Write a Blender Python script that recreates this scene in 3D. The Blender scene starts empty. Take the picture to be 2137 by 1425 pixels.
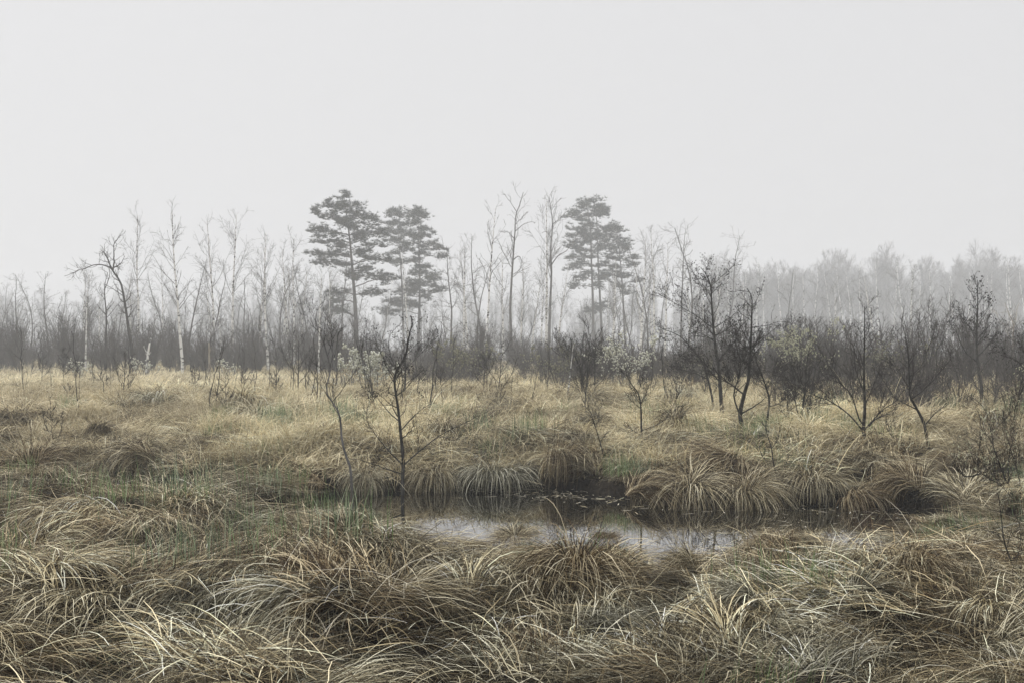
import bpy, math, random
import numpy as np

# ------------------------------------------------------------------ camera, sky, sun, exposure
S = bpy.context.scene
CAM_H, F, CX, HZ = 2.0, 2078.0, 1068.5, 722.0        # eye height, focal length in photo pixels, centre column, horizon row
SUN_EL, SUN_AZ = math.radians(50), math.radians(-48)  # azimuth from +Y towards +X
FOG = 0.0022

cd = bpy.data.cameras.new('camera'); cam = bpy.data.objects.new('camera', cd); S.collection.objects.link(cam)
cam.location = (0, 0, CAM_H); cam.rotation_euler = (math.pi/2, 0, 0)
cd.sensor_width = 36; cd.lens = 36*F/2137; cd.shift_y = (HZ-712.5)/2137; cd.clip_start = 0.05; cd.clip_end = 3000
S.camera = cam

w = bpy.data.worlds.new('World'); S.world = w; w.use_nodes = True
nt = w.node_tree; nt.nodes.clear()
sky = nt.nodes.new('ShaderNodeTexSky'); sky.sky_type = 'NISHITA'; sky.sun_disc = False
sky.sun_elevation = SUN_EL; sky.sun_rotation = SUN_AZ; sky.dust_density = 6; sky.air_density = 1.5
hs = nt.nodes.new('ShaderNodeHueSaturation'); hs.inputs['Saturation'].default_value = 0.08
b1 = nt.nodes.new('ShaderNodeBackground'); b1.inputs['Strength'].default_value = 0.0
b1.inputs['Strength'].default_value = 0.004
geo = nt.nodes.new('ShaderNodeTexCoord'); sx = nt.nodes.new('ShaderNodeSeparateXYZ')
rmp = nt.nodes.new('ShaderNodeValToRGB')             # even overcast, gently brighter towards the zenith
rmp.color_ramp.interpolation = 'EASE'; rmp.color_ramp.elements[0].position = 0.30; rmp.color_ramp.elements[0].color = (0.317, 0.317, 0.3235, 1)
rmp.color_ramp.elements[1].position = 1.0; rmp.color_ramp.elements[1].color = (0.54, 0.54, 0.545, 1)
b2 = nt.nodes.new('ShaderNodeBackground'); b2.inputs['Strength'].default_value = 1.0
ad = nt.nodes.new('ShaderNodeAddShader'); wo = nt.nodes.new('ShaderNodeOutputWorld')
L = nt.links.new
L(sky.outputs[0], hs.inputs['Color']); L(hs.outputs[0], b1.inputs[0])
L(geo.outputs['Generated'], sx.inputs[0]); L(sx.outputs['Z'], rmp.inputs[0]); L(rmp.outputs[0], b2.inputs[0])
L(b1.outputs[0], ad.inputs[0]); L(b2.outputs[0], ad.inputs[1]); L(ad.outputs[0], wo.inputs[0])

sd = bpy.data.lights.new('sun', 'SUN'); sun = bpy.data.objects.new('sun', sd); S.collection.objects.link(sun)
sd.energy = 1.5; sd.angle = math.radians(20); sd.color = (1.0, 0.975, 0.92)
sun.rotation_euler = (-(math.pi/2 - SUN_EL), 0, -SUN_AZ)
sun.location = (0, 0, 40)

S.view_settings.view_transform = 'Standard'; S.view_settings.look = 'None'
S.view_settings.exposure = 1.15; S.view_settings.gamma = 1.0
try: S.view_settings.use_curve_mapping = False
except Exception: pass
cy = S.cycles
cy.max_bounces = 5; cy.diffuse_bounces = 1; cy.glossy_bounces = 2; cy.transmission_bounces = 3
cy.volume_bounces = 1; cy.transparent_max_bounces = 4
cy.use_denoising = True; cy.use_adaptive_sampling = True; cy.adaptive_threshold = 0.02
try:
    cy.denoiser = 'OPENIMAGEDENOISE'; cy.denoising_input_passes = 'RGB_ALBEDO_NORMAL'; cy.denoising_prefilter = 'ACCURATE'
except Exception: pass

# ------------------------------------------------------------------ helpers
def P(px, py, Y): return np.array([(px-CX)/F*Y, Y, CAM_H-(py-HZ)/F*Y])
def GY(py, z=0.0): return (CAM_H-z)*F/(py-HZ)        # distance at which the ground shows in photo row py
COL = S.collection

class Noise:
    def __init__(s, seed): s.g = np.random.default_rng(seed).random((256, 256))
    def __call__(s, x, y):
        x = np.asarray(x, float); y = np.asarray(y, float)
        i = np.floor(x).astype(int); j = np.floor(y).astype(int); u = x-i; v = y-j
        u = u*u*(3-2*u); v = v*v*(3-2*v); g = s.g
        a = g[i % 256, j % 256]; b = g[(i+1) % 256, j % 256]; c = g[i % 256, (j+1) % 256]; d = g[(i+1) % 256, (j+1) % 256]
        return (a*(1-u)+b*u)*(1-v)+(c*(1-u)+d*u)*v
N1, N2, N3, N4 = Noise(1), Noise(2), Noise(3), Noise(4)

def make_mesh(name, V, quads=None, tris=None, mat=None, smooth=True):
    me = bpy.data.meshes.new(name)
    V = np.asarray(V, np.float32); nq = 0 if quads is None else len(quads); ntr = 0 if tris is None else len(tris)
    me.vertices.add(len(V)); me.vertices.foreach_set('co', V.ravel())
    me.loops.add(nq*4+ntr*3); me.polygons.add(nq+ntr)
    idx = []; st = []
    if nq: idx.append(np.asarray(quads).ravel()); st.append(np.arange(nq)*4)
    if ntr: idx.append(np.asarray(tris).ravel()); st.append(nq*4+np.arange(ntr)*3)
    me.loops.foreach_set('vertex_index', np.concatenate(idx).astype(np.int32))
    me.polygons.foreach_set('loop_start', np.concatenate(st).astype(np.int32))
    if smooth: me.polygons.foreach_set('use_smooth', np.ones(nq+ntr, bool))
    me.update(calc_edges=True)
    if mat: me.materials.append(mat)
    return me

def link(name, me, parent=None, **kw):
    o = bpy.data.objects.new(name, me); COL.objects.link(o)
    if parent is not None: o.parent = parent
    for k, v in kw.items():
        if v: o[k] = v
    return o
def thing(name, label, cat, loc=(0, 0, 0), group=None):
    o = bpy.data.objects.new(name, None); COL.objects.link(o); o.location = loc; o.empty_display_size = 0.2
    o['label'] = label; o['category'] = cat
    if group: o['group'] = group
    return o

def tube_arrays(sets, k=4):
    """sets: list of (pts (B,n,3), rad (B,n)) -> verts, quads"""
    VV, QQ, off = [], [], 0
    for p, r in sets:
        if len(p) == 0: continue
        B, n, _ = p.shape
        t = np.gradient(p, axis=1); t /= np.linalg.norm(t, axis=2, keepdims=True)+1e-9
        m = p[:, -1]-p[:, 0]; ax = np.zeros((B, 3)); ax[np.arange(B), np.argmin(np.abs(m), axis=1)] = 1
        u = np.cross(t, ax[:, None, :]); u /= np.linalg.norm(u, axis=2, keepdims=True)+1e-9
        v = np.cross(t, u)
        a = np.arange(k)*2*np.pi/k
        ring = p[:, :, None, :]+r[:, :, None, None]*(np.cos(a)[None, None, :, None]*u[:, :, None, :]+np.sin(a)[None, None, :, None]*v[:, :, None, :])
        base = off+(np.arange(B)*n*k)[:, None, None]; i = np.arange(n-1)[None, :, None]*k; j = np.arange(k)[None, None, :]; j2 = (j+1) % k
        q = np.stack([base+i+j, base+i+j2, base+i+k+j2, base+i+k+j], -1).reshape(-1, 4)
        VV.append(ring.reshape(-1, 3)); QQ.append(q); off += B*n*k
    if not VV: return np.zeros((0, 3)), np.zeros((0, 4), int)
    return np.concatenate(VV), np.concatenate(QQ)

def resample(pts, n, rng=None, jit=0.0):
    pts = np.asarray(pts, float)
    s = np.r_[0, np.cumsum(np.linalg.norm(np.diff(pts, axis=0), axis=1))]
    # smooth through the points (Catmull-Rom), then equal steps
    if len(pts) > 2:
        q = np.vstack([2*pts[0]-pts[1], pts, 2*pts[-1]-pts[-2]]); o = []
        for i in range(1, len(q)-2):
            for t in np.linspace(0, 1, 6, endpoint=False):
                o.append(0.5*((2*q[i])+(q[i+1]-q[i-1])*t+(2*q[i-1]-5*q[i]+4*q[i+1]-q[i+2])*t*t+(-q[i-1]+3*q[i]-3*q[i+1]+q[i+2])*t**3))
        o.append(q[-2]); pts = np.array(o)
        s = np.r_[0, np.cumsum(np.linalg.norm(np.diff(pts, axis=0), axis=1))]
    x = np.linspace(0, s[-1], n)
    r = np.stack([np.interp(x, s, pts[:, c]) for c in range(3)], 1)
    if rng is not None and jit: r[1:] += rng.normal(0, jit, (n-1, 3))
    return r

def sprout(rng, parents, dens, t0=0.2, t1=1.0, ang=(35, 60), lr=0.5, lmin=0.05, lmax=9, taper=0.6, rf=0.55, rmin=0.002, n=6, wander=0.15, up=0.05, flat=0.0):
    """side branches on every branch in parents; dens = branches per metre (or negative: per branch)"""
    out_p, out_r = [], []
    for p, r in parents:
        B, m, _ = p.shape
        if B == 0: continue
        seg = np.linalg.norm(np.diff(p, axis=1), axis=2).sum(1)
        cnt = rng.poisson(np.full(B, -dens) if dens < 0 else dens*seg*(t1-t0))
        b = np.repeat(np.arange(B), cnt); K = len(b)
        if K == 0: continue
        t = rng.uniform(t0, t1, K); f = t*(m-1); i = np.minimum(f.astype(int), m-2); u = (f-i)[:, None]
        pos = p[b, i]*(1-u)+p[b, i+1]*u
        tan = p[b, i+1]-p[b, i]; tan /= np.linalg.norm(tan, axis=1, keepdims=True)+1e-9
        pr = r[b, i]*(1-u[:, 0])+r[b, i+1]*u[:, 0]
        rv = rng.normal(size=(K, 3)); rv[:, 2] *= (1-flat)
        perp = rv-(rv*tan).sum(1, keepdims=True)*tan; perp /= np.linalg.norm(perp, axis=1, keepdims=True)+1e-9
        a = np.radians(rng.uniform(ang[0], ang[1], K))[:, None]
        d = np.cos(a)*tan+np.sin(a)*perp
        ln = np.clip(lr*seg[b]*(1-taper*(t-t0)/(t1-t0+1e-6))*rng.uniform(0.55, 1.25, K), lmin, lmax)
        r0 = np.maximum(pr*rf*rng.uniform(0.7, 1.1, K), rmin)
        pts = np.zeros((K, n, 3)); pts[:, 0] = pos; st = (ln/(n-1))[:, None]
        for k in range(1, n):
            d = d+rng.normal(0, wander, (K, 3)); d[:, 2] += up; d /= np.linalg.norm(d, axis=1, keepdims=True)
            pts[:, k] = pts[:, k-1]+d*st
        rr = r0[:, None]*np.linspace(1, 0.35, n)[None, :]; rr = np.maximum(rr, rmin*0.6)
        out_p.append(pts); out_r.append(rr)
    if not out_p: return (np.zeros((0, n, 3)), np.zeros((0, n)))
    return (np.concatenate(out_p), np.concatenate(out_r))

def pods(rng, pos, dirs, ln, wd):
    """small six-cornered buds, cones or catkins"""
    K = len(pos); d = dirs/(np.linalg.norm(dirs, axis=1, keepdims=True)+1e-9)
    rv = rng.normal(size=(K, 3)); u = np.cross(d, rv); u /= np.linalg.norm(u, axis=1, keepdims=True)+1e-9; v = np.cross(d, u)
    l = (ln*rng.uniform(0.7, 1.3, K))[:, None]; w_ = (wd*rng.uniform(0.7, 1.3, K))[:, None]
    V = np.stack([pos, pos+d*l*0.45+u*w_, pos+d*l*0.45+v*w_, pos+d*l*0.45-u*w_, pos+d*l*0.45-v*w_, pos+d*l], 1)
    f = np.array([[0, 2, 1], [0, 3, 2], [0, 4, 3], [0, 1, 4], [5, 1, 2], [5, 2, 3], [5, 3, 4], [5, 4, 1]])
    T = (np.arange(K)*6)[:, None, None]+f[None]
    return V.reshape(-1, 3), T.reshape(-1, 3)

# ------------------------------------------------------------------ materials
def mat(name):
    m = bpy.data.materials.new(name); m.use_nodes = True; t = m.node_tree; t.nodes.clear()
    o = t.nodes.new('ShaderNodeOutputMaterial'); return m, t, o
def node(t, kind, **kw):
    n = t.nodes.new(kind)
    for k, v in kw.items():
        if k in n.inputs: n.inputs[k].default_value = v
        else: setattr(n, k, v)
    return n
def ramp(t, stops):
    r = t.nodes.new('ShaderNodeValToRGB'); e = r.color_ramp.elements
    while len(e) < len(stops): e.new(0.5)
    for i, (p, c) in enumerate(stops): e[i].position = p; e[i].color = (*c, 1)
    return r

def bark(name, c1, c2, scale=12, rough=0.85, stretch=0.25):
    m, t, o = mat(name); b = node(t, 'ShaderNodeBsdfPrincipled', Roughness=rough); b.inputs['Specular IOR Level'].default_value = 0.06
    tc = node(t, 'ShaderNodeTexCoord'); mp = node(t, 'ShaderNodeMapping'); mp.inputs['Scale'].default_value = (1, 1, stretch)
    no = node(t, 'ShaderNodeTexNoise', Scale=scale, Detail=4.0); rp = ramp(t, [(0.35, c1), (0.7, c2)])
    bp = node(t, 'ShaderNodeBump', Strength=0.5, Distance=0.02)
    t.links.new(tc.outputs['Object'], mp.inputs[0]); t.links.new(mp.outputs[0], no.inputs['Vector']); t.links.new(no.outputs['Fac'], rp.inputs[0])
    t.links.new(rp.outputs[0], b.inputs['Base Color']); t.links.new(no.outputs['Fac'], bp.inputs['Height']); t.links.new(bp.outputs[0], b.inputs['Normal'])
    t.links.new(b.outputs[0], o.inputs[0]); return m

def birch_bark():
    m, t, o = mat('birch_bark'); b = node(t, 'ShaderNodeBsdfPrincipled', Roughness=0.7); b.inputs['Specular IOR Level'].default_value = 0.3
    tc = node(t, 'ShaderNodeTexCoord'); mp = node(t, 'ShaderNodeMapping'); mp.inputs['Scale'].default_value = (1.2, 1.2, 2.6)
    oi = node(t, 'ShaderNodeObjectInfo'); cm = node(t, 'ShaderNodeCombineXYZ'); vm = node(t, 'ShaderNodeVectorMath', operation='ADD')
    ml = node(t, 'ShaderNodeMath', operation='MULTIPLY'); ml.inputs[1].default_value = 50
    no = node(t, 'ShaderNodeTexNoise', Scale=1.6, Detail=5.0, Roughness=0.65)
    rp = ramp(t, [(0.41, (0.05, 0.05, 0.05)), (0.47, (0.84, 0.83, 0.80))])
    t.links.new(oi.outputs['Random'], ml.inputs[0]); t.links.new(ml.outputs[0], cm.inputs[0]); t.links.new(tc.outputs['Object'], vm.inputs[0]); t.links.new(cm.outputs[0], vm.inputs[1])
    t.links.new(vm.outputs[0], mp.inputs[0]); t.links.new(mp.outputs[0], no.inputs['Vector']); t.links.new(no.outputs['Fac'], rp.inputs[0])
    t.links.new(rp.outputs[0], b.inputs['Base Color']); t.links.new(b.outputs[0], o.inputs[0]); return m

def grass(name, stops, patch=None, trans=0.2, pscale=0.35, vary=None):
    """stops: colours picked blade by blade; patch: second set mixed in by broad patches of the meadow"""
    m, t, o = mat(name); g = node(t, 'ShaderNodeNewGeometry'); r1 = ramp(t, stops); t.links.new(g.outputs['Random Per Island'], r1.inputs[0]); col = r1.outputs[0]
    if patch:
        r2 = ramp(t, patch); t.links.new(g.outputs['Random Per Island'], r2.inputs[0])
        no = node(t, 'ShaderNodeTexNoise', Scale=pscale, Detail=3.0); cr = ramp(t, [(0.42, (0, 0, 0)), (0.60, (1, 1, 1))])
        mx = node(t, 'ShaderNodeMix', data_type='RGBA')
        t.links.new(g.outputs['Position'], no.inputs['Vector']); t.links.new(no.outputs['Fac'], cr.inputs[0])
        t.links.new(cr.outputs[0], mx.inputs[0]); t.links.new(col, mx.inputs[6]); t.links.new(r2.outputs[0], mx.inputs[7]); col = mx.outputs[2]
    if vary:       # whole tufts are darker or more bleached than their neighbours
        oi = node(t, 'ShaderNodeObjectInfo'); rv = ramp(t, [(0.0, (vary[0],)*3), (0.5, (vary[1],)*3), (1.0, (vary[2],)*3)]); mv = node(t, 'ShaderNodeMix', data_type='RGBA', blend_type='MULTIPLY', clamp_result=True)
        mv.inputs[0].default_value = 1.0; t.links.new(oi.outputs['Random'], rv.inputs[0]); t.links.new(col, mv.inputs[6]); t.links.new(rv.outputs[0], mv.inputs[7]); col = mv.outputs[2]
    b = node(t, 'ShaderNodeBsdfPrincipled', Roughness=0.6); b.inputs['Specular IOR Level'].default_value = 0.05
    tr = node(t, 'ShaderNodeBsdfTranslucent'); ms = node(t, 'ShaderNodeMixShader'); ms.inputs[0].default_value = trans
    t.links.new(col, b.inputs['Base Color']); t.links.new(col, tr.inputs[0]); t.links.new(b.outputs[0], ms.inputs[1]); t.links.new(tr.outputs[0], ms.inputs[2])
    t.links.new(ms.outputs[0], o.inputs[0]); return m

M = {}
M['alder'] = bark('alder_bark', (0.014, 0.013, 0.012), (0.085, 0.083, 0.075), 30)
M['grey'] = bark('grey_bark', (0.07, 0.067, 0.065), (0.19, 0.183, 0.175), 8)
M['pale'] = bark('pale_bark', (0.16, 0.15, 0.14), (0.42, 0.40, 0.37), 20)
M['pinebark'] = bark('pine_bark', (0.05, 0.044, 0.04), (0.13, 0.11, 0.09), 5)
M['snag'] = bark('weathered_wood', (0.22, 0.19, 0.15), (0.5, 0.45, 0.37), 6)
M['twig'] = bark('twig_bark', (0.028, 0.025, 0.024), (0.06, 0.055, 0.05), 8)
M['thicket'] = bark('thicket_bark', (0.04, 0.036, 0.034), (0.15, 0.138, 0.127), 3)
M['hazel'] = bark('brown_twig_bark', (0.05, 0.032, 0.022), (0.12, 0.08, 0.055), 8)
M['birch'] = birch_bark()
M['farwood'] = bark('haze_paled_twigs', (0.16, 0.157, 0.155), (0.34, 0.335, 0.33), 2)  # pale grey twigs, colour lightened further to stand in for thicker mist
M['cone'] = bark('cone_scales', (0.012, 0.011, 0.01), (0.03, 0.027, 0.024), 60)
M['needle'] = grass('pine_needles', [(0, (0.022, 0.032, 0.026)), (0.6, (0.036, 0.05, 0.036)), (1, (0.06, 0.072, 0.045))], trans=0.15)
M['catkin'] = grass('willow_catkins', [(0, (0.40, 0.41, 0.27)), (1, (0.68, 0.67, 0.50))], trans=0.3)
M['fluff'] = grass('white_catkins', [(0, (0.60, 0.60, 0.48)), (1, (0.86, 0.86, 0.78))], trans=0.35)
M['olive'] = grass('olive_catkins', [(0, (0.16, 0.155, 0.10)), (1, (0.38, 0.37, 0.27))], trans=0.3)
TAN = [(0, (0.015, 0.012, 0.007)), (0.45, (0.06, 0.046, 0.027)), (0.56, (0.22, 0.177, 0.097)), (0.74, (0.58, 0.505, 0.325)), (1, (0.85, 0.79, 0.60))]
BROWN = [(0, (0.012, 0.008, 0.005)), (0.5, (0.062, 0.039, 0.019)), (0.72, (0.26, 0.197, 0.108)), (1, (0.70, 0.61, 0.42))]
STRAW = [(0, (0.22, 0.175, 0.10)), (0.3, (0.51, 0.43, 0.26)), (0.7, (0.72, 0.635, 0.42)), (1, (0.83, 0.775, 0.59))]
STRAW2 = [(0, (0.12, 0.09, 0.05)), (0.4, (0.38, 0.315, 0.19)), (1, (0.70, 0.63, 0.45))]
GREEN = [(0, (0.035, 0.06, 0.02)), (0.5, (0.15, 0.225, 0.09)), (1, (0.34, 0.43, 0.23))]
GREY = [(0, (0.02, 0.018, 0.011)), (0.48, (0.085, 0.08, 0.05)), (0.70, (0.42, 0.40, 0.29)), (1, (0.84, 0.81, 0.67))]
M['tan'] = grass('bleached_sedge', TAN, BROWN, vary=(0.25, 1.05, 1.75))
M['greyed'] = grass('grey_sedge', GREY, TAN, vary=(0.28, 1.05, 1.7))
M['pale_blade'] = grass('pale_stems', [(0, (0.42, 0.36, 0.25)), (1, (0.78, 0.73, 0.60))])
M['tan_t'] = grass('tussock_tan', TAN, BROWN); M['greyed_t'] = grass('tussock_grey', GREY, TAN); M['brown_t'] = grass('tussock_brown', BROWN); M['straw_t'] = M['pale_blade']
M['brown'] = grass('brown_sedge', BROWN, TAN, vary=(0.22, 0.9, 1.6))
M['straw'] = grass('straw_grass', STRAW, STRAW2, pscale=0.12, vary=(0.6, 1.2, 1.55))
M['green'] = grass('fresh_shoots', GREEN, [(0, (0.045, 0.06, 0.04)), (0.5, (0.20, 0.25, 0.16)), (1, (0.44, 0.49, 0.36))], pscale=1.0, trans=0.4)
M['stalk'] = grass('dead_stalks', [(0, (0.05, 0.035, 0.025)), (1, (0.14, 0.095, 0.065))], trans=0.1)

# ------------------------------------------------------------------ the pool's outline, ground and water
WZ = -0.27
FAR = np.array([(-14, 15.0), (-9, 15.1), (-6.5, 15.0), (-5, 15.1), (-3.2, 15.3), (-1.8, 15.8), (0, 16.0), (0.95, 15.9), (1.6, 14.9), (2.4, 14.5), (3.5, 14.5), (4.6, 14.5), (5.3, 13.9), (5.9, 12.9), (6.4, 12.2), (8, 12)])
NEAR = np.array([(-14, 14.9), (-9, 14.8), (-6.5, 14.1), (-5, 13.8), (-3.4, 13.6), (-2.4, 13.0), (-1.7, 12.5), (-1.2, 11.4), (-0.95, 10.8), (-0.5, 10.7), (-0.1, 11.0), (0.1, 11.5), (0.35, 10.8), (0.6, 10.8), (0.85, 11.6), (1.08, 10.8), (1.18, 9.2), (1.3, 8.8), (1.55, 8.8), (1.7, 9.8), (1.85, 11.3), (2.1, 11.0), (2.3, 10.5), (2.6, 10.6), (2.85, 11.6), (3.2, 11.5), (3.4, 10.3), (3.75, 10.1), (4.0, 10.6), (4.3, 11.6), (5.3, 12.1), (5.9, 12.3), (8, 13)])
def wet(x, y):
    """>0 inside the pool, metres to its edge (rough), <0 outside"""
    wob = (N3(x*1.7, y*1.7)-0.5)*0.35
    return np.minimum(np.interp(x, FAR[:, 0], FAR[:, 1])+wob-y, y-np.interp(x, NEAR[:, 0], NEAR[:, 1])-wob*0.6)
MG = np.random.default_rng(8).random((256, 256, 4))
def mounds(x, y, c=0.92):
    """hummocks: rounded humps with narrow hollows between"""
    i0 = np.floor(x/c).astype(int); j0 = np.floor(y/c).astype(int); best = np.zeros_like(x)
    for di in (-1, 0, 1):
        for dj in (-1, 0, 1):
            g_ = MG[(i0+di) % 256, (j0+dj) % 256]
            dx = x-(i0+di+0.15+0.7*g_[..., 0])*c; dy = y-(j0+dj+0.15+0.7*g_[..., 1])*c; s_ = 0.24+0.22*g_[..., 2]
            best = np.maximum(best, (0.16+0.50*g_[..., 3])*np.exp(-(dx*dx+dy*dy)/(2*s_*s_)))
    return best
def hgt(x, y):
    x = np.asarray(x, float); y = np.asarray(y, float)
    h = (N1(x*0.4, y*0.4)-0.5)*0.16+(N2(x*1.9, y*1.9)-0.5)*0.06-0.17+mounds(x, y)*np.where(((np.abs(y-10.6) < 2.3) & (x > -2.8) & (x < 6)) | ((x > -7) & (x < -2.4) & (y > 12.4) & (y < 14.4)), 0.35, 1.0)*np.clip((70-y)/40, 0.3, 1)*np.where((y > 12.8) & (y < 18), np.clip((-wet(x, y)+0.1)/1.6, 0.35, 1.0), 1.0)+(N1(x*0.08+9, y*0.08)-0.5)*0.35*np.clip((y-20)/40, 0, 1)
    low = np.exp(-((y-10.6)/1.5)**2)*((x > -2.6) & (x < 6))*0.12
    d = wet(x, y); k = np.clip((d+0.35)/0.6, 0, 1); k = k*k*(3-2*k)
    return (h-low)*(1-k)+(-0.75)*k
ys = np.r_[np.linspace(-24, 3, 20), np.linspace(3.5, 24, 150), np.geomspace(24.5, 450, 90)]
xs = np.r_[-np.geomspace(300, 12, 40), np.linspace(-11.7, 11.7, 160), np.geomspace(12, 300, 40)]
XX, YY = np.meshgrid(xs, ys); ZZ = hgt(XX, YY)
nx, ny = len(xs), len(ys); ii = np.arange((ny-1)*nx).reshape(ny-1, nx)[:, :-1]
qd = np.stack([ii, ii+1, ii+nx+1, ii+nx], -1).reshape(-1, 4)
m, t, o = mat('bog_ground'); b = node(t, 'ShaderNodeBsdfPrincipled', Roughness=0.9); b.inputs['Specular IOR Level'].default_value = 0.05
g = node(t, 'ShaderNodeNewGeometry'); n1 = node(t, 'ShaderNodeTexNoise', Scale=1.1, Detail=6.0); n2 = node(t, 'ShaderNodeTexNoise', Scale=14.0, Detail=5.0)
mx = node(t, 'ShaderNodeMath', operation='ADD'); r = ramp(t, [(0.75, (0.012, 0.010, 0.008)), (1.0, (0.03, 0.023, 0.016)), (1.25, (0.09, 0.07, 0.045))])
mm = node(t, 'ShaderNodeMath', operation='MULTIPLY'); mm.inputs[1].default_value = 0.8
bp = node(t, 'ShaderNodeBump', Strength=1.0, Distance=0.05)
t.links.new(g.outputs['Position'], n1.inputs['Vector']); t.links.new(g.outputs['Position'], n2.inputs['Vector'])
t.links.new(n1.outputs['Fac'], mx.inputs[0]); t.links.new(n2.outputs['Fac'], mx.inputs[1]); t.links.new(mx.outputs[0], mm.inputs[0]); t.links.new(mm.outputs[0], r.inputs[0])
t.links.new(r.outputs[0], b.inputs['Base Color']); t.links.new(n2.outputs['Fac'], bp.inputs['Height']); t.links.new(bp.outputs[0], b.inputs['Normal']); t.links.new(b.outputs[0], o.inputs[0])
link('ground', make_mesh('ground', np.stack([XX, YY, ZZ], -1).reshape(-1, 3), qd, mat=m), kind='structure', label='boggy meadow ground of dark peat under the grass', category='ground')

m, t, o = mat('bog_water'); b = node(t, 'ShaderNodeBsdfPrincipled', Roughness=0.02, IOR=7.0); b.inputs['Base Color'].default_value = (0.006, 0.006, 0.005, 1)
g = node(t, 'ShaderNodeNewGeometry'); n1 = node(t, 'ShaderNodeTexNoise', Scale=2.5, Detail=3.0); bp = node(t, 'ShaderNodeBump', Strength=0.03, Distance=0.02)
t.links.new(g.outputs['Position'], n1.inputs['Vector']); t.links.new(n1.outputs['Fac'], bp.inputs['Height']); t.links.new(bp.outputs[0], b.inputs['Normal']); t.links.new(b.outputs[0], o.inputs[0])
wp = [(x, y+0.6) for x, y in FAR]; wn = [(x, y-0.5) for x, y in NEAR]; gx = np.linspace(-14, 8, 60)
wv = np.array([(x, np.interp(x, FAR[:, 0], FAR[:, 1])+0.5, WZ) for x in gx]+[(x, np.interp(x, NEAR[:, 0], NEAR[:, 1])-0.4, WZ) for x in gx])
k = np.arange(59)
link('water', make_mesh('water', wv, np.stack([k, k+60, k+61, k+1], -1)[:, ::-1][:, [3, 2, 1, 0]], mat=m), kind='structure', label='still dark bog pool mirroring bank and sky', category='water')

# ------------------------------------------------------------------ grass blades
def ribbons(rng, base, az, ln, e0, curl, wd, n=6, floor=0.01, pw=1.2, twist=0.5):
    """arching leaf blades as tapered ribbons; e0 start elevation, curl how far they bend over"""
    B = len(base); pts = np.zeros((B, n, 3)); pts[:, 0] = base; st = ln/(n-1); a = az.copy()
    fl = floor*rng.uniform(0.3, 1.0, B)+0
    for k in range(1, n):
        s = (k-0.5)/(n-1); e = e0-curl*s**pw
        a = a+rng.normal(0, 0.10, B)
        nxt = pts[:, k-1]+np.stack([np.cos(e)*np.cos(a), np.cos(e)*np.sin(a), np.sin(e)], 1)*st[:, None]
        low = nxt[:, 2] < fl
        nxt[low, 2] = fl[low]+rng.uniform(0, 0.015, low.sum()); pts[:, k] = nxt
    tw = rng.uniform(-twist, twist, B)
    side = np.stack([-np.sin(az)*np.cos(tw), np.cos(az)*np.cos(tw), np.sin(tw)], 1)
    prof = np.interp(np.linspace(0, 1, n), [0, 0.3, 0.75, 1], [0.75, 1, 0.7, 0.08])
    off = side[:, None, :]*(wd[:, None]*0.5*prof[None, :])[:, :, None]
    V = np.stack([pts-off, pts+off], 2).reshape(-1, 3)
    bs = (np.arange(B)*n*2)[:, None]; i = (np.arange(n-1)*2)[None, :]
    Q = np.stack([bs+i, bs+i+1, bs+i+3, bs+i+2], -1).reshape(-1, 4)
    return V, Q
def joined(parts):
    V, Q, o = [], [], 0
    for v, q in parts: V.append(v); Q.append(q+o); o += len(v)
    return np.concatenate(V), np.concatenate(Q)
def disc(rng, n, r, z=0.0):
    a = rng.uniform(0, 2*np.pi, n); q = r*np.sqrt(rng.random(n)); return np.stack([q*np.cos(a), q*np.sin(a), np.full(n, z)], 1), a
R_ = np.radians
def fountain(seed, n=700, r=0.17, ln=(0.6, 1.05), w_=(0.004, 0.009), comb=0.5, stool=0.12, green=0):
    """dome-shaped tussock: blades rise from a raised stool and arch over to the ground all round"""
    g_ = np.random.default_rng(seed); p, a = disc(g_, n, r, stool)
    az = a+g_.normal(0, 0.55, n); cd_ = g_.uniform(0, 2*np.pi)
    az = np.arctan2(np.sin(az)+comb*np.sin(cd_), np.cos(az)+comb*np.cos(cd_))+g_.normal(0, 0.15, n)
    rr = np.hypot(p[:, 0], p[:, 1])/r
    return ribbons(g_, p, az, g_.uniform(*ln, n), R_(g_.normal(78, 9, n)-rr*30), R_(g_.normal(140, 32, n)), g_.uniform(*w_, n), 7, floor=-0.28, pw=1.0)
def swath(seed, n=420, sx_=0.35, sy_=0.25, ln=(0.5, 1.0), w_=(0.004, 0.009), e=(4, 42), spread=0.38):
    """leaves combed over one way by wind and snow"""
    g_ = np.random.default_rng(seed); p = np.stack([g_.normal(0, sx_, n), g_.normal(0, sy_, n), g_.uniform(0, 0.08, n)], 1)
    return ribbons(g_, p, g_.normal(0, spread, n), g_.uniform(*ln, n), R_(g_.uniform(*e, n)), R_(g_.uniform(35, 115, n)), g_.uniform(*w_, n), 6, floor=-0.38)
def litter(seed, n=260, s=0.4, ln=(0.3, 0.8), w_=(0.004, 0.010)):
    g_ = np.random.default_rng(seed); p = np.stack([g_.normal(0, s, n), g_.normal(0, s, n), g_.uniform(0.0, 0.16, n)], 1)
    return ribbons(g_, p, g_.uniform(0, 2*np.pi, n), g_.uniform(*ln, n), R_(g_.uniform(-12, 26, n)), R_(g_.uniform(0, 60, n)), g_.uniform(*w_, n), 5, floor=-0.2)
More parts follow.
